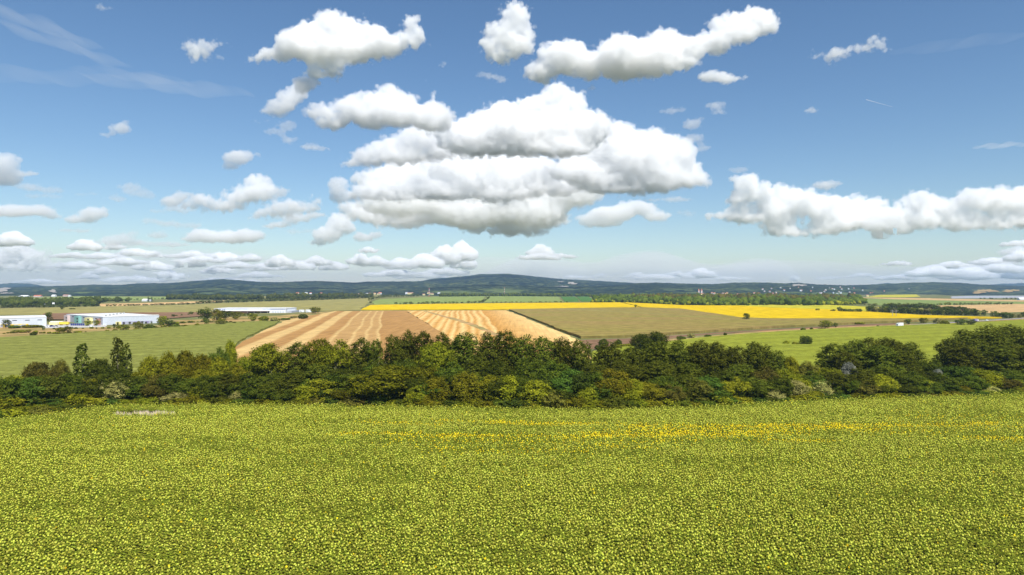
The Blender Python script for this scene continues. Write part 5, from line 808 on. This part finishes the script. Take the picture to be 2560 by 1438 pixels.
CL = [
 ('small wispy cloud left of the big upper left cloud', [(500,112,42,15),(535,108,28,11),(560,112,18,6),(485,138,20,22),(462,124,22,8),(495,125,28,16)], 168, 8, 1.2),
 ('big bright cloud at the top left of centre', [(830,62,42,28),(862,78,58,38),(785,80,48,28),(750,112,58,33),(695,136,48,20),(650,154,32,10),(800,128,70,34),(870,120,60,35),(930,78,38,26),(960,108,60,28),(1028,62,26,26),(1038,95,28,28),(1058,114,16,8),(930,130,60,18),(825,178,38,17),(788,190,34,15),(850,160,30,12)], 208, 5.5, 1.),
 ('ragged grey-white wisp between the upper left clouds', [(740,228,26,24),(722,250,30,18),(705,268,34,18),(688,284,30,12)], 300, 9, 1.2),
 ('thin wisp below the ragged grey-white wisp', [(640,303,32,4),(715,315,24,12)], 330, 22, 1.3), ('small flat wisp under the left arm of the big cloud', [(790,371,38,8),(770,366,20,6)], 384, 14, 1.2),
 ('tall puffy cloud at the top centre', [(1290,42,38,32),(1268,82,42,36),(1242,75,32,24),(1300,78,36,30),(1225,112,28,24),(1250,142,38,20),(1290,115,45,30)], 168, 6, 1.),
 ('long diagonal cloud at the top right of centre', [(1350,180,42,28),(1385,132,42,26),(1420,150,58,42),(1480,160,58,33),(1550,142,58,46),(1590,128,50,34),(1660,108,48,33),(1640,150,70,42),(1570,175,80,22),(1720,122,50,33),(1780,110,50,28),(1830,62,48,28),(1888,45,56,30),(1918,60,34,28),(1850,88,48,24),(1800,48,34,14),(1700,165,50,18),(1340,200,24,13)], 216, 5.5, 1.),
 ('small oval cloud below the long diagonal cloud', [(1790,192,38,13),(1820,202,30,9),(1765,190,16,9),(1852,197,16,7)], 216, 8, 1.1),
 ('isolated jagged cloud at the upper right', [(2190,105,24,14),(2150,125,40,13),(2100,133,45,11),(2050,135,30,9),(2080,155,20,9),(2215,120,14,8)], 168, 8, 1.2),
 ('thin scrap of cloud right of the centre', [(1790,262,24,10),(1800,282,18,10)], 296, 18, 1.4), ('smaller scrap of cloud right of the centre', [(1730,312,24,11),(1750,305,14,8)], 330, 14, 1.3), ('tiny scrap of cloud above the main cloud', [(1680,279,28,6)], 288, 20, 1.3),
 ('tiny triangular cloud alone in the right sky', [(2025,278,20,8),(2032,272,10,8)], 288, 12, 1.2), ('small lone cloud in the left sky', [(300,322,24,14),(275,337,24,6),(315,315,12,12)], 346, 12, 1.2),
 ('faint speck of cloud in the gap at the top centre', [(1105,162,9,5)], 170, 16, 1.), ('faint scrap of cloud under the long diagonal cloud', [(1480,220,16,8),(1465,226,10,5)], 236, 18, 1.2), ('faint speck beside the small wispy cloud', [(550,145,11,6)], 154, 20, 1.), ('faint speck at the top left edge', [(252,20,8,10),(272,22,8,7)], 34, 20, 1.),
 ('left arm of the great central cloud mass', [(970,226,32,20),(1018,250,30,24),(1084,240,11,14),(960,260,60,34),(892,255,38,22),(872,275,50,25),(805,278,48,20),(832,305,50,24),(930,292,70,30),(1010,290,70,35),(1080,300,55,40),(1100,285,30,25)], 338, 5.5, .9),
 ('great central cloud with towering bright head', [(1390,246,46,32),(1430,252,34,28),(1330,266,42,26),(1250,282,48,30),(1195,308,48,30),(1140,328,58,28),(1280,330,90,50),(1380,320,90,58),(1470,320,60,48),(1200,355,100,38),(1310,375,90,24),(1400,380,80,26)], 402, 5.5, .9),
 ('right shoulder of the great central cloud', [(1540,362,68,52),(1480,385,90,45),(1640,357,48,38),(1690,382,48,38),(1600,402,90,58),(1720,430,44,38),(1752,450,28,22),(1640,450,80,38),(1530,450,90,40),(1560,478,90,20),(1430,435,66,30)], 496, 5.5, .9),
 ('left lobe under the great central cloud', [(1050,348,58,34),(980,370,58,34),(920,392,48,28),(872,412,30,15),(1010,400,58,24),(1085,378,58,28)], 424, 6, .9),
 ('grey flat cloud below the left lobe', [(950,455,50,16),(1010,445,50,16),(930,482,58,24),(990,472,58,24),(1045,442,34,20),(1090,470,56,30),(900,495,38,11),(1000,500,60,13)], 512, 6, .9),
 ('grey shaded cloud in the middle of the mass', [(1120,420,70,22),(1220,405,70,22),(1350,425,70,24),(1400,470,60,24),(1080,480,60,26),(1180,452,60,38),(1250,445,56,34),(1225,434,26,18),(1300,435,38,28),(1330,470,48,28),(1150,490,70,22),(1250,490,80,22)], 515, 6, .9),
 ('broad shaded cloud filling the back of the central mass', [(940,450,60,26),(1030,430,90,40),(1150,430,110,60),(1290,440,120,64),(1420,470,90,50),(1000,510,100,36),(1180,530,110,40),(1330,530,90,40)], 585, 7, .9),
 ('small upright cloud at the left of the mass', [(845,468,24,26),(852,492,30,16)], 510, 10, 1.),
 ('lowest broad cloud of the central mass', [(880,520,40,20),(1000,520,90,20),(1120,505,90,20),(900,532,50,24),(960,545,80,20),(1060,542,80,24),(1150,520,60,28),(1230,512,70,28),(1150,548,80,20),(1260,542,80,28),(1330,522,60,28),(1390,512,30,18),(1370,550,50,24),(1290,580,80,18),(1200,576,60,13),(1000,562,80,12)], 598, 5.5, .9),
 ('slanting cloud at the lower left of the central mass', [(850,560,28,25),(822,588,34,18),(792,610,22,8),(868,572,24,15)], 618, 6, .9), ('small puff beneath the central mass', [(905,595,24,13),(935,588,20,9)], 606, 8, 1.),
 ('tall cloud group right of the centre', [(1862,456,42,26),(1890,480,45,28),(1850,500,40,28),(1800,542,45,16),(1870,545,60,20),(1960,480,40,26),(2000,502,50,38),(1950,530,60,38),(2060,522,60,38),(2140,512,50,26),(2190,512,40,24),(2100,560,80,28),(1960,577,55,22),(2030,586,90,13),(2180,550,50,24)], 604, 5.5, .8),
 ('small tilted cloud above the right group', [(2062,466,30,11),(2080,460,18,8)], 484, 9, .9),
 ('broad cloud at the right edge', [(2245,545,40,22),(2255,510,30,20),(2290,500,42,26),(2340,522,60,33),(2430,500,60,33),(2500,500,60,36),(2570,500,60,40),(2300,552,60,28),(2400,560,70,24),(2500,560,70,20),(2600,550,70,30),(2700,540,80,35)], 600, 5.5, .8),
 ('small round puff under the right clouds', [(2212,585,28,15),(2195,592,18,8)], 600, 6, .9),
 ('flat cloud under the right shoulder of the mass', [(1590,520,48,18),(1530,536,58,20),(1480,547,38,13),(1640,541,34,13),(1500,560,50,10)], 576, 7, .9), ('thin grey streak above the flat cloud', [(1680,500,50,6),(1620,506,30,5)], 510, 14, 1.),
 ('small cloud above the left middle cloud', [(600,398,34,16),(572,414,20,11),(590,384,24,9),(625,390,24,8)], 432, 9, 1.), ('rounded cloud at the left middle', [(640,456,38,25),(602,490,48,24),(655,482,48,24),(505,500,48,15),(545,518,58,16),(470,515,30,13)], 540, 6, .9),
 ('cloud between the left middle and the central mass', [(720,516,48,18),(762,522,38,15),(790,505,14,18),(662,532,34,16),(702,540,48,12),(640,550,30,9)], 560, 7, .9), ('long low cloud left of the central mass', [(510,590,42,16),(570,594,58,17),(622,590,38,16),(530,604,70,7),(480,600,30,9)], 614, 6, .9),
 ('soft cloud cut by the left edge', [(8,412,34,26),(28,396,28,13),(0,442,40,24),(62,436,34,7)], 466, 12, 1.), ('flat cloud at the left edge', [(30,530,50,16),(90,530,50,15),(130,541,22,7),(-40,530,50,18)], 552, 8, .9), ('grey-white cloud right of the left edge', [(232,534,34,13),(200,550,40,11),(242,525,25,8)], 562, 8, .9), ('thin flat cloud below it', [(185,578,40,6)], 586, 12, 1.),
 ('faint grey veil cloud left of the middle cloud', [(342,482,34,12),(365,492,24,8)], 502, 30, 1.1), ('faint grey veil cloud at the far left', [(110,492,42,8),(208,486,30,6)], 502, 34, 1.1),
 ('white bridge cloud joining the two right cloud groups', [(2215,545,40,26),(2240,575,40,16),(2190,565,40,18)], 600, 7, 1.), ('small bright puff between the upper left cloud and the left arm', [(770,212,34,14),(755,222,22,12)], 236, 8, 1.1), ('rounded puffs on top of the left middle cloud', [(430,505,26,14),(455,490,26,12),(700,480,20,12)], 530, 10, 1.1), ('ragged puffs linking the middle clouds', [(740,545,34,12),(790,540,26,10),(690,565,34,10)], 572, 9, 1.1),
 ('torn wisp left of the long diagonal cloud', [(1215,190,26,8),(1250,200,20,6)], 210, 20, 1.3), ('torn fragment right of the great cloud', [(1735,345,22,10),(1760,372,18,9)], 390, 16, 1.3), ('ragged wisp above the right group', [(1850,425,26,8)], 440, 22, 1.3),
 ('torn grey fragment in the left sky', [(290,500,30,9),(330,470,26,10)], 520, 22, 1.3), ('ragged fragment right of the flat cloud', [(1715,535,26,7)], 546, 20, 1.3), ('torn grey scrap above the lower left bank', [(290,600,42,14),(320,585,24,8)], 622, 16, 1.3), ('low ragged cloud at the right edge', [(2540,632,40,14),(2580,640,40,16)], 660, 9, 1.), ('long thin grey streak above the horizon bank', [(760,580,46,5),(720,576,30,4)], 590, 22, 1.2),
 ('torn cloud bank left of the middle clouds', [(430,500,30,10),(450,525,36,10),(400,530,26,7)], 545, 16, 1.2), ('broken cloud scraps under the left middle cloud', [(420,560,40,7),(470,566,30,7),(380,552,24,6)], 578, 18, 1.2), ('ragged cloud strip over the lower left bank', [(340,610,60,8),(420,612,50,8),(270,606,40,7)], 624, 12, 1.1),
 ('small torn puff left of the long low cloud', [(395,590,28,8),(410,584,16,7)], 602, 14, 1.2), ('wispy puffs above the flat left edge cloud', [(80,470,34,9),(130,478,26,8),(50,462,18,7)], 492, 20, 1.2), ('thin broken cloud between upper wisps and the left arm', [(690,330,26,9),(722,350,22,8)], 366, 20, 1.3),
 ('billowing cloud at the lower left', [(45,622,44,24),(20,650,40,24),(92,640,34,18),(120,630,14,13),(60,672,60,16),(150,672,42,18),(-30,650,50,30)], 690, 5, .7),
]
for i, (lab, bl, base, mfp, amp) in enumerate(CL): cloud(lab, bl, base, 20+i, mfp*2.4, 3. if len(bl) > 5 else 2., 9, amp, band=24 if len(bl) > 5 else 12, rag=1. if len(bl) > 5 else .85, blow=(1.12 if amp > .8 else 1.0) if len(bl) > 5 else 1.15, ns=23. if len(bl) > 9 else 17. if len(bl) > 5 else 12.)
LOW = [(215,615,33,12),(180,640,48,7),(250,641,56,7),(342,633,48,9),(392,640,28,7),(480,639,48,9),(560,646,48,11),(622,645,28,9),(260,680,28,9),(220,690,24,9),(380,666,48,10),(468,662,40,9),(540,676,40,9),(700,655,34,13),(742,665,38,11),(790,655,34,11),(832,666,34,11),(900,650,30,12),(940,656,34,13),(1000,661,40,13),(1060,655,40,16),(1112,640,34,20),(1152,630,33,22),(1160,656,28,16),(920,626,24,8),(1350,628,30,14),(1345,643,46,8),(1400,641,36,7),(1690,690,38,9),(1750,686,34,12),(1590,691,28,7),(1500,692,28,5),(1985,697,14,6),(2330,681,58,12),(2420,686,68,14),(2500,672,58,11),(2550,642,30,13),(2560,685,50,14),(640,690,60,7),(100,705,70,6),(300,655,60,9),(330,700,70,8),(190,665,50,9),(590,665,50,8),(660,670,60,8),(560,702,70,7),(980,685,60,8),(1050,690,60,8),(1110,680,50,9),(410,690,50,9),(500,650,60,8),(290,618,30,8),(1640,694,50,7),(1820,698,50,6),(2080,697,50,5),(2250,695,60,7),(2380,665,60,8),(2480,655,50,9),(2550,610,40,8),(2240,660,40,5),(1440,695,50,5),(30,600,38,16),(420,700,60,6),(2160,690,40,7),(1250,690,40,6)]
for i, b in enumerate(LOW):
    side = 'left' if b[0] < 850 else ('centre' if b[0] < 1500 else 'right'); x, y, rx, ry = b; rx *= 1.25; ry *= 1.35
    sub = [(x, y, rx*.6, ry), (x-rx*.55, y+ry*.3, rx*.5, ry*.65), (x+rx*.55, y+ry*.25, rx*.5, ry*.7), (x+rx*.1, y-ry*.35, rx*.35, ry*.7)]
    c = cloud('low distant puffy cloud in the horizon bank, %s part' % side, sub, y+ry*.9, 200+i, 5., 1.8, 6, .55, dist=21000.+((i*7919)%13)*1000., band=8, rag=.85, ns=11.); c['group'] = 'low distant clouds of the %s horizon bank' % side
# thin far veil and high cirrus, very dilute
def veil(name, lab, x0, x1, y0, y1, D, thick, opt):
    k = D/F; m = MB(); n = 24; rg = random.Random(int(x0+y0)); V = []; Fs = []
    a, b = (x0-CX)*k, (x1-CX)*k; z0, z1 = CZ+(HY-y1)*k, CZ+(HY-y0)*k
    bm = bmesh.new(); bmesh.ops.create_icosphere(bm, subdivisions=4, radius=1)
    for v in bm.verts: v.co = Vector(((a+b)/2+v.co.x*(b-a)/2, D+v.co.y*thick, (z0+z1)/2+v.co.z*(z1-z0)/2+ (z1-z0)*.15*math.sin(v.co.x*9+rg.random())))
    me = bpy.data.meshes.new(name); bm.to_mesh(me); bm.free(); mt, nn_, l, o = newmat('thin_mist'); s = nn_.new('ShaderNodeVolumeScatter'); s.inputs['Color'].default_value = (1, 1, 1, 1); s.inputs['Density'].default_value = opt/thick/2; l.new(s.outputs[0], o.inputs['Volume']); me.materials.append(mt)
    return tag(obj(name, me), lab, 'cloud')
veil('cloud_veil', 'pale veil of thin cloud low over the left horizon', -900, 1500, 636, 745, 36000, 3000, .9); veil('cloud_veil', 'white sheet of thin cloud low over the central horizon', 1150, 2000, 640, 745, 35000, 3000, 1.4); veil('cloud_veil', 'pale veil of thin cloud low over the right horizon', 1500, 3500, 655, 745, 36000, 3000, 1.1)
for i, (x, y, rx, ry, op, rz) in enumerate([(90,60,180,14,.16,-.35),(150,110,190,12,.16,-.32),(60,190,220,12,.13,-.05),(420,215,220,12,.2,-.1),(330,190,160,9,.12,-.12),(2500,365,70,6,.3,.06),(2400,110,180,6,.1,.12)]):
    D = 16000; k = D/F; bm = bmesh.new(); bmesh.ops.create_icosphere(bm, subdivisions=4, radius=1); 
    for v in bm.verts:
        w_ = math.sin(v.co.x*7+i)*.35+math.sin(v.co.x*17+i*2)*.2; v.co = Vector((v.co.x*rx*k, v.co.y*rx*k*.3, (v.co.z*(1+.4*math.sin(v.co.x*11+i))+w_)*ry*k))
    me = bpy.data.meshes.new('cirrus_cloud'); bm.to_mesh(me); bm.free(); mt, nn_, l, o = newmat('cirrus_mist'); s = nn_.new('ShaderNodeVolumeScatter'); s.inputs['Color'].default_value = (1, 1, 1, 1); s.inputs['Density'].default_value = op/(rx*k*.6); l.new(s.outputs[0], o.inputs['Volume']); me.materials.append(mt)
    c = obj('cirrus_cloud', me, loc=((x-CX)*k, D, CZ+(HY-y)*k)); c.rotation_euler = (0, -rz, 0)
    tag(c, ['faint high cirrus streak at the top left corner', 'second faint cirrus streak below the corner one', 'faint long cirrus band at the left edge', 'faint cirrus band above the small lone cloud', 'short faint cirrus left of the wisps', 'thin white streak of cloud at the right edge', 'very faint cirrus at the upper right'][i], 'cloud')
D = 24000; k = D/F; a = Vector(((2165-CX)*k, D, CZ+(HY-250)*k)); b = Vector(((2255-CX)*k, D+600, CZ+(HY-257)*k)); mt, nn_, l, o = newmat('contrail_mist'); s = nn_.new('ShaderNodeVolumeScatter'); s.inputs['Density'].default_value = .02; l.new(s.outputs[0], o.inputs['Volume'])
tag(MB().tube(a, b, 1.0*k, .5*k, 10).build('contrail', mt), 'thin white aircraft trail in the right sky', 'contrail')
# ------------------------------------------------------------------ air: one closed box of even haze
mt, nn_, l, o = newmat('haze_air'); pv = nn_.new('ShaderNodeVolumePrincipled'); pv.inputs['Color'].default_value = (.45, .68, 1, 1); pv.inputs['Density'].default_value = 5.6e-5; pv.inputs['Anisotropy'].default_value = .2; l.new(pv.outputs[0], o.inputs['Volume'])
hz = MB().box(-16000, -400, -90, 16000, 12400, 290).build('haze', mt); tag(hz, 'thin bluish summer haze over the plain', None, None, 'stuff')
